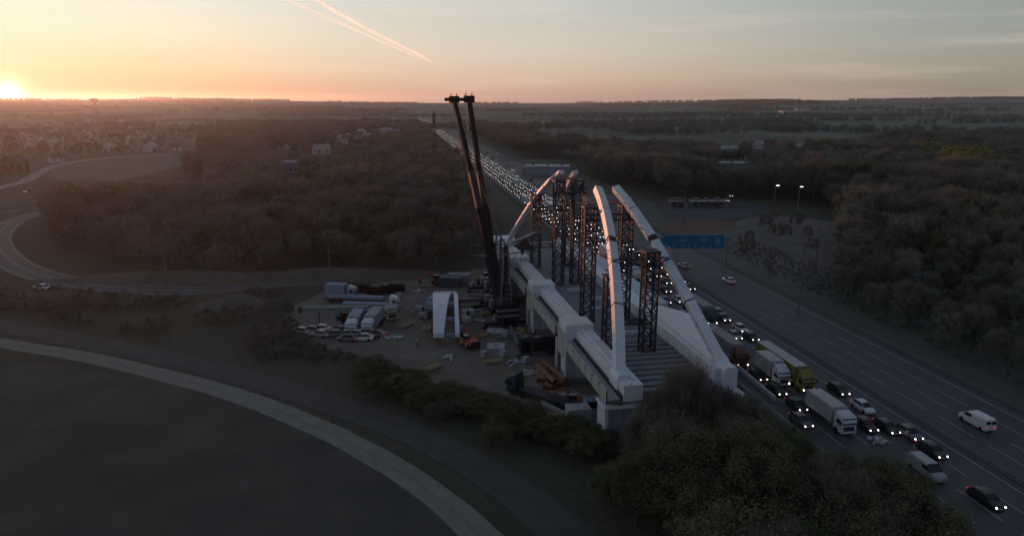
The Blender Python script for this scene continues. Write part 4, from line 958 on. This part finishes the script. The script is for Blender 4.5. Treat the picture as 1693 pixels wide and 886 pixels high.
# ------------------------------------------------------------------ houses and far buildings
roofs = [mat('roof_red', (.13, .06, .05), .85), mat('roof_slate', (.07, .07, .08), .7), mat('roof_pale', (.38, .33, .32), .7)]
rend = [mat('render_white', (.55, .52, .50), .85), mat('render_cream', (.36, .31, .27), .85), mat('brick', (.17, .09, .07), .9)]
def house(w=9, l=12, h=5.5, wi=0, ri=0):
    p = thing('house', 'x', 'house', (0, 0, 0)); MB().box((0, 0, h / 2), (w, l, h)).obj('wall', rend[wi], p)
    for sy in (-1, 1):
        mb = MB(); mb.loft([[Vector((-w / 2, y, h)), Vector((w / 2, y, h)), Vector((0, y, h + w * .42))] for y in (sy * (l / 2 - .3), sy * l / 2)]); mb.obj('gable', rend[wi], p)
    r = MB()
    for s in (-1, 1):
        a = Vector((0, 0, h + w * .42 + .15)); b = Vector((s * (w / 2 + .5), 0, h - .25))
        for t_ in (0,):
            vs = [Vector((v.x, y, v.z + dz)) for dz in (0, .25) for v, y in ((a, -l / 2 - .4), (b, -l / 2 - .4), (b, l / 2 + .4), (a, l / 2 + .4))]
            f = [(0, 1, 2, 3), (7, 6, 5, 4), (0, 4, 5, 1), (1, 5, 6, 2), (2, 6, 7, 3), (3, 7, 4, 0)]; r.add(vs, f)
    ro = r.obj('roof', roofs[ri], p); MB().box((w * .2, l * .25, h + w * .45), (.9, .9, 2.0)).obj('chimney', rend[2], ro)
    for y in (-l / 4, l / 4):
        for z in (1.6, 4.0):
            for s in (-1, 1): MB().box((s * (w / 2 + .02), y, z), (.08, 1.3, 1.3)).obj('window', glass, p)
    for x in (-w / 5, w / 5): MB().box((x, -l / 2 - .02, 3.9), (1.2, .08, 1.3)).obj('window', glass, p)
    MB().box((0, -l / 2 - .02, 1.1), (1.1, .08, 2.1)).obj('door', darksteel, p)
    return p
hk = [('white rendered house with red tiled roof among the town trees', 0, 0), ('white rendered house with dark slate roof among the town trees', 0, 1), ('cream house with red roof among the town trees', 1, 0), ('brick house with slate roof among the town trees', 2, 1), ('white house with pale metal roof among the town trees', 0, 2)]
protos = [house(random.uniform(8, 10), random.uniform(10, 15), random.uniform(4.5, 6), w, r) for _, w, r in hk]; hu = set(); house_pos = []
def put_house(x, y, lb=None, s=1.0, rz=None):
    i = random.randrange(5); q = G(x, y); q.z = TZ(q.x, q.y); rz = random.uniform(0, 6.28) if rz is None else rz; lb0 = lb
    if lb is None:
        hl = min([(0, 210, 'in the brightest glow'), (0, 255, 'at the left edge above the road bend'), (60, 240, 'above the white gabled house row'), (100, 210, 'high up the slope under the water tower'), (110, 255, 'just above the meadow left corner'), (160, 238, 'over the middle of the pale meadow'), (205, 248, 'beside the meadow road'), (235, 215, 'where the town thins out'), (300, 217, 'at the right end of the town'), (425, 212, 'alone far behind the left wood'), (570, 236, 'in the hamlet left of the motorway'), (610, 222, 'next to the long grey stores'), (655, 215, 'in the hamlet nearest the radio mast'), (500, 250, 'on its own in the left wood')], key=lambda t: (t[0] - x) ** 2 + 2 * (t[1] - y) ** 2)[2]
    gname = 'houses of the town by the setting sun' if lb is None else None
    house_pos.append((q.x, q.y, 12 * s + q.y * .010))
    if i in hu: o = copy_tree(protos[i], q, rz, lb or hk[i][0].split(' among')[0] + ' ' + hl, gname, s)
    else: hu.add(i); o = mv(protos[i], q, rz, lb or hk[i][0].split(' among')[0] + ' ' + hl, gname); o.scale = (s,) * 3
    if lb and 'group' in o: del o['group']
for x, y in [(-10, 258), (3, 252), (25, 238), (52, 239), (50, 247), (20, 232), (12, 214), (50, 221), (75, 205), (58, 223), (82, 206), (80, 217), (100, 228), (110, 222), (118, 235), (103, 250), (128, 250), (140, 248), (154, 250), (137, 228), (160, 234), (172, 233), (190, 234), (203, 234), (190, 246), (205, 250), (203, 224), (213, 226), (226, 222), (236, 212), (246, 211), (254, 213), (282, 217), (300, 216), (307, 218), (290, 251), (250, 251), (95, 268), (70, 214), (112, 203), (146, 204), (130, 204), (40, 212), (30, 220), (200, 203), (66, 250), (20, 246), (180, 222), (-30, 240), (-30, 225), (240, 232), (262, 230), (320, 208), (215, 214), (45, 226), (8, 222), (90, 240), (150, 240), (180, 252), (145, 222), (62, 232)]:
    put_house(x + random.uniform(-2, 2), y + random.uniform(-1, 1), s=random.uniform(.7, 1.0))
for x, y in [(550, 236), (565, 234), (575, 237), (588, 240), (598, 225), (610, 221), (618, 226), (640, 222), (648, 214), (660, 213), (560, 229), (530, 240), (655, 222), (418, 212), (426, 211), (590, 229), (532, 258), (470, 250)]:
    put_house(x, y, s=random.uniform(.8, 1.15))
put_house(26, 286, 'large gabled house nearest the slip road, left edge of the town', 1.2, R(10))
def block(name, x, y, w, d, h, rz, label, wm, rm, nwin=0, cat='building'):
    q = G(x, y); q.z = TZ(q.x, q.y); p = thing(name, label, cat, q, rz); house_pos.append((q.x, q.y, max(w, d) * .62))
    MB().box((0, 0, h / 2), (w, d, h)).obj('wall', wm, p); MB().box((0, 0, h + .25), (w + .8, d + .8, .5)).obj('roof', rm, p)
    for k in range(nwin):
        for fl in range(max(1, int(h // 3.5))):
            MB().box((-w / 2 + (k + .5) * w / nwin, -d / 2 - .05, 1.9 + fl * 3.3), (w / nwin * .5, .15, .9)).obj('window', MATS['tarp_grey'] if wm is MATS.get('warehouse_wall') else glass, p)
    MB().box((w * .3, -d / 2 - .06, 1.2), (2, .14, 2.4)).obj('door', darksteel, p)
    for k in range(3): MB().box((-w / 3 + k * w / 3, d * .1, h + 1.1), (1.8, 1.8, 1.2)).obj('roof_unit', steel, p)
block('office_building', 483, 292, 13, 14, 10, 0, 'flat roofed building with pale roof band alone in the left wood', bluegrey, palebox, 4)
block('warehouse', 905, 288, 30, 16, 5.5, R(-4), 'long pale warehouse just beyond the far arch tip', mat('warehouse_wall', (.30, .32, .36), .7), mat('warehouse_roof', (.36, .37, .40), .6), 9)
block('warehouse', 1205, 250, 26, 10, 4, R(3), 'long low pale warehouse in the right middle distance', palebox, palebox, 6)
block('warehouse', 1255, 250, 16, 14, 9, R(0), 'taller pale building beside the low warehouse', palebox, palebox, 5)
block('warehouse', 1210, 278, 30, 14, 4, R(-3), 'grey warehouse nearer than the low pale one', tarp, palebox, 6)
block('warehouse', 1323, 246, 14, 8, 4, R(0), 'small pale shed right of the taller pale building', palebox, palebox, 3)
block('warehouse', 1168, 342, 15, 5, 2.6, R(0), 'low shed with pale roof in the dark service yard', mat('shed_dark', (.10, .10, .11), .8), tarp, 5)
block('warehouse', 1118, 342, 6, 4, 2.6, R(0), 'small hut left of the low shed in the service yard', MATS['shed_dark'], tarp, 2)
block('warehouse', 1305, 193, 70, 40, 9, R(5), 'large white hall far away below the right ridge', rend[0], rend[0], 8)
block('warehouse', 1325, 191, 50, 30, 12, R(5), 'white hall behind the large far hall', rend[0], rend[0], 6)
block('warehouse', 590, 228, 40, 15, 5, R(5), 'long grey store among the houses left of the motorway', bluegrey, palebox, 8)
block('warehouse', 625, 219, 45, 15, 5, R(-5), 'second long grey store beyond the houses left of the motorway', bluegrey, palebox, 8)
# water tower on the ridge
q = topz(155, 163, 2300); wz = q.z; q.z = TZ(q.x, q.y); p = thing('water_tower', 'dark water tower silhouetted on the skyline above the town', 'water tower', q); wz -= q.z
wt = mat('tower_concrete', (.16, .13, .125), .9); MB().tube((0, 0, -2), (0, 0, wz - 14), 5, 4.2, n=16).obj('stem', wt, p)
MB().loft([[Vector((r * math.cos(t * .3927), r * math.sin(t * .3927), z)) for t in range(16)] for r, z in ((4.2, wz - 16), (12, wz - 9), (12.5, wz - 2), (11, wz - .5), (2, wz))]).obj('tank', wt, p)
# lit cars in the service yard and on the slip roads
for i, (x, y, lb) in enumerate(((1207, 322, 'car with headlights on at the edge of the dark service yard'), (1201, 330, 'second car beside the lit one at the service yard'))): 
    place_car('silver', G(x, y + 3), math.pi, lb)
place_car('white', G(70, 478), R(70), 'white car on the verge of the slip road loop')
place_car('grey', G(46, 318), math.pi, 'car with headlights on near the town road')
# white blurred fence of scrub at roadside stones: pale rubble heap
def rubble(x, y, label, n=26, r=1.8):
    p = thing('rubble_heap', label, 'rubble heap', G(x, y))
    for k in range(n):
        a = random.uniform(0, 6.28); d = r * math.sqrt(random.random()); s = random.uniform(.2, .5)
        MB().box((d * math.cos(a), d * math.sin(a), s * .4 + max(0, (r - d)) * .25), (s * 1.4, s, s * .8), rz=a, rx=.4 * math.sin(k)).obj('stone', palebox, p)
rubble(1450, 730, 'pale rubble heap beside the twigs at the near lorry front', 16, 1.1)

# ------------------------------------------------------------------ trees
bark = mat('bark', (.085, .07, .058), .95)
LM = [leafmat('leaf_olive', (.112, .110, .068), (.190, .182, .118)), leafmat('leaf_green', (.105, .122, .068), (.17, .18, .105)), leafmat('leaf_brown', (.160, .148, .132), (.23, .215, .192)), leafmat('leaf_dark', (.118, .120, .105), (.19, .188, .165)), leafmat('leaf_bright', (.153, .158, .063), (.270, .248, .099))]
def tree_mesh(seed, nclump, nleaf, leaf, mi, bare=False, H=12.0, Rr=4.2):
    rnd = random.Random(seed); tr = MB(); cr = MB()
    tr.tube((0, 0, -.3), (0, 0, H * .45), .28, .2, n=8); tips = []
    for k in range(nclump):
        a = k * 2.4 + rnd.uniform(-.4, .4); q = rnd.random() ** .7; z = H * (.42 + .5 * (k + .5) / nclump); prof = math.sqrt(max(.05, 1 - ((z / H - .55) / .47) ** 2))
        d = Rr * prof * (.45 + .5 * q); tip = Vector((d * math.cos(a), d * math.sin(a), z)); tips.append(tip)
        tr.tube((0, 0, H * (.18 + .25 * k / nclump)), tip, .12, .03, n=5, cap=False)
        if bare:
            for j in range(7):
                t2_ = tip + Vector((rnd.gauss(0, .9), rnd.gauss(0, .9), rnd.uniform(.2, 1.6))); tr.tube(tip * .75 + Vector((0, 0, .12 * H)) , t2_, .035, .012, n=3, cap=False)
    for tip in tips:
        rad = rnd.uniform(.16, .42) * Rr
        for j in range(nleaf // nclump):
            v = Vector((rnd.gauss(0, 1), rnd.gauss(0, 1), rnd.gauss(0, 1))).normalized() * rad * (rnd.random() ** .6) * rnd.choice((1, 1, 1.35)); v.z *= .85; c = tip + v
            if bare: 
                e = Vector((rnd.gauss(0, .4), rnd.gauss(0, .4), abs(rnd.gauss(.5, .3)))) * leaf * 2.2; w = Vector((rnd.gauss(0, 1), rnd.gauss(0, 1), 0)).normalized() * leaf * .09
                cr.add([c - w, c + w, c + e], [(0, 1, 2)])
            else:
                n_ = (v.normalized() + Vector((rnd.gauss(0, .5), rnd.gauss(0, .5), rnd.gauss(.3, .5)))).normalized(); x = n_.orthogonal().normalized(); y = n_.cross(x); s = leaf * rnd.uniform(.6, 1.3)
                cr.add([c - x * s, c - y * s * .6, c + x * s, c + y * s * .6], [(0, 1, 2, 3)])
    p = thing('tree', 'x', 'tree', (0, 0, 0)); tr.obj('trunk', bark, p); cr.obj('crown', LM[mi], p); return p
TN = [tree_mesh(11, 34, 12000, .14, 0), tree_mesh(12, 30, 11000, .14, 1, H=11), tree_mesh(13, 40, 11000, .14, 0, H=13, Rr=5), tree_mesh(14, 36, 16000, .36, 2, bare=True)]
TF = [tree_mesh(21, 24, 2200, .27, 3, H=13, Rr=4.0), tree_mesh(22, 26, 2200, .26, 2, H=14, Rr=3.8), tree_mesh(23, 22, 2000, .27, 0, H=12, Rr=3.9), tree_mesh(24, 24, 4200, .6, 2, bare=True, H=13), tree_mesh(25, 16, 1600, .36, 4, H=12, Rr=4.5)]
tused = set(); 
for p in TN + TF: KIDS[p.name] = [(k, []) for k in p.children]
LMK = [(60, 400, 'near the slip road loop'), (277, 430, 'behind the left slim pole'), (400, 430, 'between the two slim poles'), (547, 430, 'behind the slim pole of the site'), (660, 440, 'beyond the far yard edge'), (720, 300, 'by the radio mast'), (790, 400, 'just left of the crane booms'), (483, 290, 'round the flat roofed building'), (150, 300, 'below the pale meadow'), (900, 240, 'beyond the pale warehouse'), (1100, 300, 'behind the service yard'), (1275, 340, 'near the fainter floodlight'), (1325, 420, 'behind the tall lamp post'), (1200, 380, 'beyond the blue sign'), (1400, 480, 'along the grass verge'), (1500, 520, 'over the middle of the verge'), (1600, 580, 'over the near end of the verge'), (1560, 300, 'about the yellow-green clump'), (1450, 300, 'at the rounded wood top'), (1640, 400, 'at the right frame side'), (1130, 640, 'in front of the bridge deck'), (1000, 760, 'below the near pier'), (1200, 800, 'in the middle of the crowns'), (1330, 730, 'next to the nearest white lorry'), (1450, 800, 'beside the car queue end'), (900, 800, 'where the strip meets the tall crowns'), (760, 700, 'along the middle of the access road'), (640, 620, 'at the upper tip of the strip'), (1050, 860, 'at the bottom frame edge'), (100, 220, 'among the first town roofs'), (200, 245, 'above the pale meadow'), (20, 240, 'in the brightest sun glow')]
def vary(label, loc, h):
    p = Vector(loc); z = p.z + h * .6; d = p.y * math.cos(PITCH) - (z - CAMZ) * math.sin(PITCH)
    u = 846.5 + FPX * p.x / d; v = 443 - FPX * (p.y * math.sin(PITCH) + (z - CAMZ) * math.cos(PITCH)) / d
    near = min(LMK, key=lambda q: (q[0] - u) ** 2 + 2 * (q[1] - v) ** 2)
    w = label.split(); cut = next((i for i, a in enumerate(w) if a in ('in', 'on', 'between', 'rising')), len(w))
    size = 'very tall' if h > 16 else 'tall' if h > 12.5 else 'mid-height' if h > 9.5 else 'smallish' if h > 6 else 'small'
    return size + ' ' + ' '.join(w[:cut]) + ' ' + near[2]
def put_tree(pr, loc, h, label, group, w=None):
    if group: label = vary(label, loc, h)
    base = {id(x): hh for x, hh in zip(TN + TF, [12, 11, 13, 12, 13, 14, 12, 13, 12])}[id(pr)]; s = h / base; w = w or s
    if pr.name in tused: return copy_tree(pr, loc, random.uniform(0, 6.28), label, group, (w, w, s))
    tused.add(pr.name); mv(pr, loc, 0, label, group); pr.scale = (w, w, s); return pr
# foreground wood: crown tops follow the outline seen in the photograph
SIL = [(560, 640), (640, 612), (700, 640), (760, 668), (820, 690), (900, 735), (950, 765), (1035, 768), (1065, 720), (1100, 692), (1160, 684), (1220, 676), (1260, 690), (1310, 706), (1350, 745), (1400, 752), (1480, 745), (1530, 800), (1570, 870), (1700, 990)]
def sil(x):
    for (a, h), (b, g_) in zip(SIL, SIL[1:]):
        if a <= x <= b: return h + (g_ - h) * (x - a) / (b - a)
    return 1200
def pxx(x, y, z): 
    d = y * math.cos(PITCH) - (z - CAMZ) * math.sin(PITCH); return 846.5 + FPX * x / d
near_trees = 0
lane_pts = [(p.x, p.y) for p in lane]
def lane_dist(x, y): return min((x - a) ** 2 + (y - b) ** 2 for a, b in lane_pts) ** .5
y = 36.0
while y < 118:
    x = -45 + random.uniform(0, 3)
    while x < 60:
        xx = x + random.uniform(-1.2, 1.2); yy = y + random.uniform(-1.2, 1.2); x += 4.2
        if xx > hx(yy) - 23.5 - (0): continue
        left = lane_dist(xx, yy) if xx < 30 else 99
        lx = [a for a, b in lane_pts if abs(b - yy) < 4]
        if lx and xx < max(lx) + 4.0: continue
        gy = [p for p in haul if abs(p.y - yy) < 3]
        if gy and xx > min(p.x for p in gy) - 3: continue
        if left < 5.0: continue
        ppx = pxx(xx, yy, 6)
        st = sil(ppx)
        if ppx < 560: continue
        tx = [p.x for p in track if abs(p.y - yy) < 9]
        if yy < 72 and (not tx and xx < 8 or tx and xx < max(tx) + 13): continue
        if yy < 60 and xx < 9: continue
        if st > 1100 or (yy > 93 and (ppx > 800 or xx > 1)): continue
        hmax = topz(ppx, st + random.uniform(0, 26), yy).z
        h = min(random.uniform(9.0, 14.0), hmax)
        if h < 2.2: continue
        k = random.choices([0, 1, 2, 3], [4, 3, 4, 2])[0]
        if h < 6: k = random.choice([0, 1, 3])
        bush = h < 6
        lb = ('low olive green bush in the strip beside the access road' if bush else ['olive green leafing tree in the foreground wood', 'fresh green tree in the foreground wood', 'broad olive tree in the foreground wood', 'bare twiggy tree in the foreground wood'][k])
        put_tree(TN[k], (xx, yy, 0), h, lb, 'trees of the foreground wood' if not bush else 'bushes beside the access road', w=max(h / 12, .62)); near_trees += 1
    y += 4.0
# hedge strip below the worksite
for i in range(46):
    q = i / 45; a = G(600 + 400 * q, 622 + 135 * q + random.uniform(-14, 14)); 
    if lane_dist(a.x, a.y) < 5: continue
    put_tree(TN[random.choice([0, 1])], a, random.uniform(2.6, 4.2), 'low dense bush in the green strip below the worksite', 'bushes below the worksite', w=.6); near_trees += 1
for x, yb, Y, t_ in ((1135, 0, 84, 598), (1105, 0, 86, 640.5), (1165, 0, 86, 628), (1240, 0, 88, 655), (1078, 0, 83, 672), (1196, 0, 84, 640)):
    q = topz(x, t_, Y); put_tree(TN[3], (q.x, Y, 0), q.z, {598: 'tall bare tree whose twigs cross the front of the bridge deck', 640.5: 'bare tree left of the tall bare tree before the deck', 628: 'bare tree right of the tall bare tree before the deck', 655: 'bare tree beside the concrete barrier at the arch foot', 672: 'bare tree nearest the blue-grey pier panels', 640: 'bare tree touching the foot of the right arch'}[t_], None, w=.85); near_trees += 1
# woods
def poly(*p): return [tuple(G(*q)[:2]) for q in p]
WL = poly((88, 405), (230, 456), (420, 462), (600, 452), (700, 452), (800, 444), (806, 410), (785, 335), (740, 270), (698, 220), (690, 210), (560, 208), (420, 214), (335, 232), (330, 275), (290, 318), (200, 338), (85, 345))
WR = poly((1385, 535), (1430, 550), (1560, 598), (1693, 655), (2000, 770), (2600, 700), (2600, 238), (1700, 238), (1500, 243), (1340, 262), (1140, 264), (960, 258), (870, 230), (800, 214), (775, 220), (815, 262), (860, 262), (960, 262), (985, 300), (1075, 318), (1090, 328), (1220, 328), (1340, 338), (1400, 362), (1395, 440))
RAMPP = [(p.x, p.y) for p in ramp]
def clear(x, y):
    for a, b, r in house_pos:
        if (x - a) ** 2 + (y - b) ** 2 < r * r: return False
    if y < 330 and x < -60 and min((x - a) ** 2 + (y - b) ** 2 for a, b in RAMPP) < 81: return False
    if abs(x - 720) < 0: return False
    return -30 > (x - hx(y)) * HN.x or (x - hx(y)) * HN.x > 26
cand = []
def fill(pl, zone, spacing):
    x0 = min(p[0] for p in pl); x1 = max(p[0] for p in pl); y0 = min(p[1] for p in pl); y1 = min(1500, max(p[1] for p in pl)); y = y0
    while y < y1:
        sp = spacing * (1 + y / 1400); x = x0
        while x < x1:
            xx, yy = x + random.uniform(-.45, .45) * sp, y + random.uniform(-.45, .45) * sp; x += sp
            if abs(xx) > yy * .85 + 40: continue
            if inpoly(xx, yy, pl) and clear(xx, yy) and nz2(xx, yy, 60) > -.62: cand.append((xx, yy, zone))
        y += sp
fill(WL, 0, 5.6); fill(WR, 1, 5.8)
# town trees, scrub near the right carriageway, hedge rows
TT = poly((-80, 300), (90, 270), (300, 255), (330, 215), (330, 200), (-80, 198)); fill(TT, 2, 12)
SC = poly((1200, 432), (1215, 372), (1340, 368), (1345, 500), (1310, 470), (1260, 448)); fill(SC, 3, 12)
TARGETS = [(a, b, r * .75) for a, b, r in house_pos if b < 1400] + [(G(q, 304)[0], G(q, 304)[1], 18) for q in range(100, 300, 14)] + [(G(q, 320)[0], G(q, 320)[1], 12) for q in range(0, 60, 14)]
def thgt(x, y, zone):
    h = thgt0(x, y, zone)
    if zone == 2: return h * (.55 if random.random() < .6 else 1)
    for a, b, r in TARGETS:
        if b - 260 < y < b - 4 and abs(x - a * y / b) < r * y / b + 2: h = min(h, CAMZ * (1 - y / b) + 1.2)
    return h
def thgt0(x, y, zone):
    n = nz2(x, y, 45) + .5 * nz2(x, y, 17)
    h = {0: 15, 1: 15, 2: 9, 3: 6}[zone] * (1 + .30 * n) * random.uniform(.8, 1.2)
    if zone == 0: h *= (.6 + .4 * smooth(190, 260, y))
    if zone == 1: h *= (.6 + .45 * smooth(120, 230, y))
    return h
SB = poly((-60, 478), (100, 478), (250, 486), (470, 480), (500, 560), (620, 600), (420, 602), (200, 560), (-60, 515))
scrub_pts = []
for _ in range(2600):
    q = G(random.uniform(-60, 640), random.uniform(476, 606))
    if inpoly(q.x, q.y, SB) and nz2(q.x, q.y, 11) > -.15 and min((q.x - a) ** 2 + (q.y - b) ** 2 for a, b in lane_pts + RAMPP) > 40: scrub_pts.append((q.x, q.y, -.15, random.uniform(.06, .16)))
for _ in range(900):
    q = HW(random.uniform(26, 44), random.uniform(60, 240)); scrub_pts.append((q.x, q.y, -.1, random.uniform(.04, .12)))
trees = [t for t in ((x, y, z, thgt(x, y, z)) for x, y, z in cand) if t[3] > 2.5]
trees.sort(key=lambda t: -(t[3] / math.hypot(t[0], t[1])) * (1 if abs(t[0]) < t[1] * .76 + 6 else .2))
NIND = 300 - near_trees
def pick(x, y, zone):
    n = nz2(x + 500, y, 70) + random.uniform(-.25, .25)
    if zone == 3: return random.choice([3, 3, 1])
    if zone == 1 and 440 < y < 560 and 300 < x < 345: return 4
    return 3 if random.random() < .35 else (1 if n > .1 else (2 if n < -.3 else 0))
ZN = ['in the wood left of the motorway', 'in the wood right of the motorway', 'between the houses of the town', 'on the scrub bank below the floodlights']
KN = ['dark dense', 'brown leafless looking', 'olive', 'bare twiggy', 'bright yellow-green']
rest = {k: [] for k in range(5)}
for i, (x, y, zone, h) in enumerate(trees):
    k = pick(x, y, zone)
    if i < max(NIND, 120): put_tree(TF[k], (x, y, TZ(x, y)), h, KN[k] + ' tree ' + ZN[zone], 'trees ' + ZN[zone])
    else: rest[k].append((x, y, TZ(x, y) - .3, h / [13, 14, 12, 13, 12][k]))
# the yellow-green clump above the right wood
for i in range(7):
    q = G(1562 + i * 9, 300 + random.uniform(-5, 5)); put_tree(TF[4], (q.x, q.y, 0), 21 + random.uniform(-2, 2), 'bright yellow-green tree rising out of the right wood', 'yellow-green trees in the right wood', w=1.5)
# distant woods and hedges: clumps on the plain and the ridges
rnd = random.Random(5); ridge_pts = []
for k in range(64):
    r = rnd.uniform(1250, 5200); a = R(rnd.uniform(-44, 42)); cx_, cy_ = r * math.sin(a), r * math.cos(a)
    if abs(cx_ - hx(cy_)) < 130: continue
    Lx = rnd.uniform(60, 420); Ly = rnd.uniform(15, 120); rot = rnd.uniform(-.3, .3); n = int(min(260, Lx * Ly / 130))
    for j in range(n):
        u, v = rnd.uniform(-1, 1) * Lx / 1, rnd.uniform(-1, 1) * Ly / 1
        x, y = cx_ + u * math.cos(rot) - v * math.sin(rot), cy_ + u * math.sin(rot) + v * math.cos(rot); s = rnd.uniform(1.0, 1.6)
        ridge_pts.append((x, y, TZ(x, y) - 5.2 * s, s)); 
for i, q in enumerate(ridge_pts): rest[0 if i % 3 else 1].append(q)
def instance_obj(name, pts, crown, label):
    me = bpy.data.meshes.new(name); me.from_pydata([p[:3] for p in pts], [], [])
    at = me.attributes.new('tree_scale', 'FLOAT', 'POINT'); at.data.foreach_set('value', [p[3] for p in pts])
    ar = me.attributes.new('tree_turn', 'FLOAT', 'POINT'); ar.data.foreach_set('value', [random.uniform(0, 6.28) for p in pts])
    o = bpy.data.objects.new(name, me); C.objects.link(o)
    ng = bpy.data.node_groups.new(name, 'GeometryNodeTree'); ng.interface.new_socket('Geometry', in_out='INPUT', socket_type='NodeSocketGeometry'); ng.interface.new_socket('Geometry', in_out='OUTPUT', socket_type='NodeSocketGeometry')
    n = ng.nodes; l = ng.links; gi = n.new('NodeGroupInput'); go = n.new('NodeGroupOutput'); oi = n.new('GeometryNodeObjectInfo'); oi.inputs['Object'].default_value = crown; oi.inputs['As Instance'].default_value = True; oi.transform_space = 'ORIGINAL'
    ip = n.new('GeometryNodeInstanceOnPoints'); na = n.new('GeometryNodeInputNamedAttribute'); na.data_type = 'FLOAT'; na.inputs['Name'].default_value = 'tree_scale'
    nb = n.new('GeometryNodeInputNamedAttribute'); nb.data_type = 'FLOAT'; nb.inputs['Name'].default_value = 'tree_turn'; cx3 = n.new('ShaderNodeCombineXYZ'); l.new(nb.outputs[0], cx3.inputs[2])
    l.new(gi.outputs[0], ip.inputs['Points']); l.new(oi.outputs['Geometry'], ip.inputs['Instance']); l.new(na.outputs[0], ip.inputs['Scale']); l.new(cx3.outputs[0], ip.inputs['Rotation']); l.new(ip.outputs[0], go.inputs[0])
    md = o.modifiers.new('scatter', 'NODES'); md.node_group = ng; return kind(o, 'stuff', label)
for k in range(5):
    if rest[k]: instance_obj('woodland', rest[k], TF[k].children[1] if TF[k].children[1].name.startswith('crown') else TF[k].children[0], KN[k] + ' woodland mass filling the far woods')
instance_obj('scrub', scrub_pts, [c for c in TF[3].children if c.name.startswith('crown')][0], 'low rough scrub dotted over the bank and verge')
for pr in TN + TF + protos:
    if pr['label'] == 'x': pr.location = (0, 0, -600)
print('near', near_trees, 'trees', len(trees), 'rest', sum(map(len, rest.values())), 'cars near', len(near_list))

# ------------------------------------------------------------------ contrails
def contrail(pa, pb, w, label, amp, dist=9000):
    a = topz(*pa, dist); b = topz(*pb, dist); m = bpy.data.materials.new('contrail'); m.use_nodes = True; t = m.node_tree
    t.nodes.remove(t.nodes['Principled BSDF']); out = t.nodes['Material Output']
    df = t.nodes.new('ShaderNodeBsdfDiffuse'); df.inputs[0].default_value = (.95, .95, .95, 1); tl = t.nodes.new('ShaderNodeBsdfTranslucent'); tl.inputs[0].default_value = (.95, .95, .95, 1)
    ad = t.nodes.new('ShaderNodeAddShader'); t.links.new(df.outputs[0], ad.inputs[0]); t.links.new(tl.outputs[0], ad.inputs[1])
    tp = t.nodes.new('ShaderNodeBsdfTransparent'); mx = t.nodes.new('ShaderNodeMixShader'); at = t.nodes.new('ShaderNodeAttribute'); at.attribute_name = 'soft'
    nn = t.nodes.new('ShaderNodeTexNoise'); nn.inputs['Scale'].default_value = .006; g_ = t.nodes.new('ShaderNodeTexCoord'); t.links.new(g_.outputs['Object'], nn.inputs[0])
    mu = t.nodes.new('ShaderNodeMath'); mu.operation = 'MULTIPLY'; t.links.new(at.outputs['Fac'], mu.inputs[0]); t.links.new(nn.outputs[0], mu.inputs[1]); mu2 = t.nodes.new('ShaderNodeMath'); mu2.operation = 'MULTIPLY'; mu2.inputs[1].default_value = amp; t.links.new(mu.outputs[0], mu2.inputs[0])
    t.links.new(mu2.outputs[0], mx.inputs[0]); t.links.new(tp.outputs[0], mx.inputs[1]); t.links.new(ad.outputs[0], mx.inputs[2]); t.links.new(mx.outputs[0], out.inputs[0])
    d = (b - a); n = 30; side = Vector((d.z, 0, -d.x)).normalized(); vs = []; fs = []; soft = []
    for i in range(n + 1):
        q = i / n; c = a + d * q + side * nz2(q * 40, 7 + w, 9) * w * .5; ww = w * (1.15 - .75 * q)
        for k, f in ((-1, 0), (-.5, .45), (0, 1), (.5, .45), (1, 0)): vs.append(c + side * k * ww + Vector((0, (1 - abs(k)) * ww * .6, 0))); soft.append(f * smooth(0, .06, 1 - q) * min(1, .45 + .9 * q))
    for i in range(n):
        for k in range(4): j = i * 5 + k; fs.append((j, j + 1, j + 6, j + 5))
    me = bpy.data.meshes.new('contrail'); me.from_pydata([tuple(v) for v in vs], [], fs); me.materials.append(m); s_ = me.attributes.new('soft', 'FLOAT', 'POINT'); s_.data.foreach_set('value', soft)
    o = bpy.data.objects.new('contrail', me); C.objects.link(o); return tag(o, label, 'contrail')
contrail((470, -28), (717, 106), 46, 'brighter upper contrail slanting down the sky to the right', 1.25)
contrail((430, -20), (700, 101), 36, 'fainter contrail just below the bright one', .7, 9200)
contrail((640, 116), (672, 129), 18, 'tiny short contrail low above the horizon', .5, 9100)

# ------------------------------------------------------------------ haze
hz_ = MB().box((0, 0, 53), (13800, 13800, 112)).obj('haze', []); hz_.data.materials.clear()
hm = bpy.data.materials.new('haze_air'); hm.use_nodes = True; t = hm.node_tree; t.nodes.remove(t.nodes['Principled BSDF']); pv = t.nodes.new('ShaderNodeVolumePrincipled')
pv.inputs['Color'].default_value = (.78, .87, 1.0, 1); pv.inputs['Density'].default_value = 5.4e-5; pv.inputs['Anisotropy'].default_value = .72
t.links.new(pv.outputs[0], t.nodes['Material Output'].inputs['Volume']); hz_.data.materials.append(hm); kind(hz_, 'stuff', 'thin evening haze over the plain')
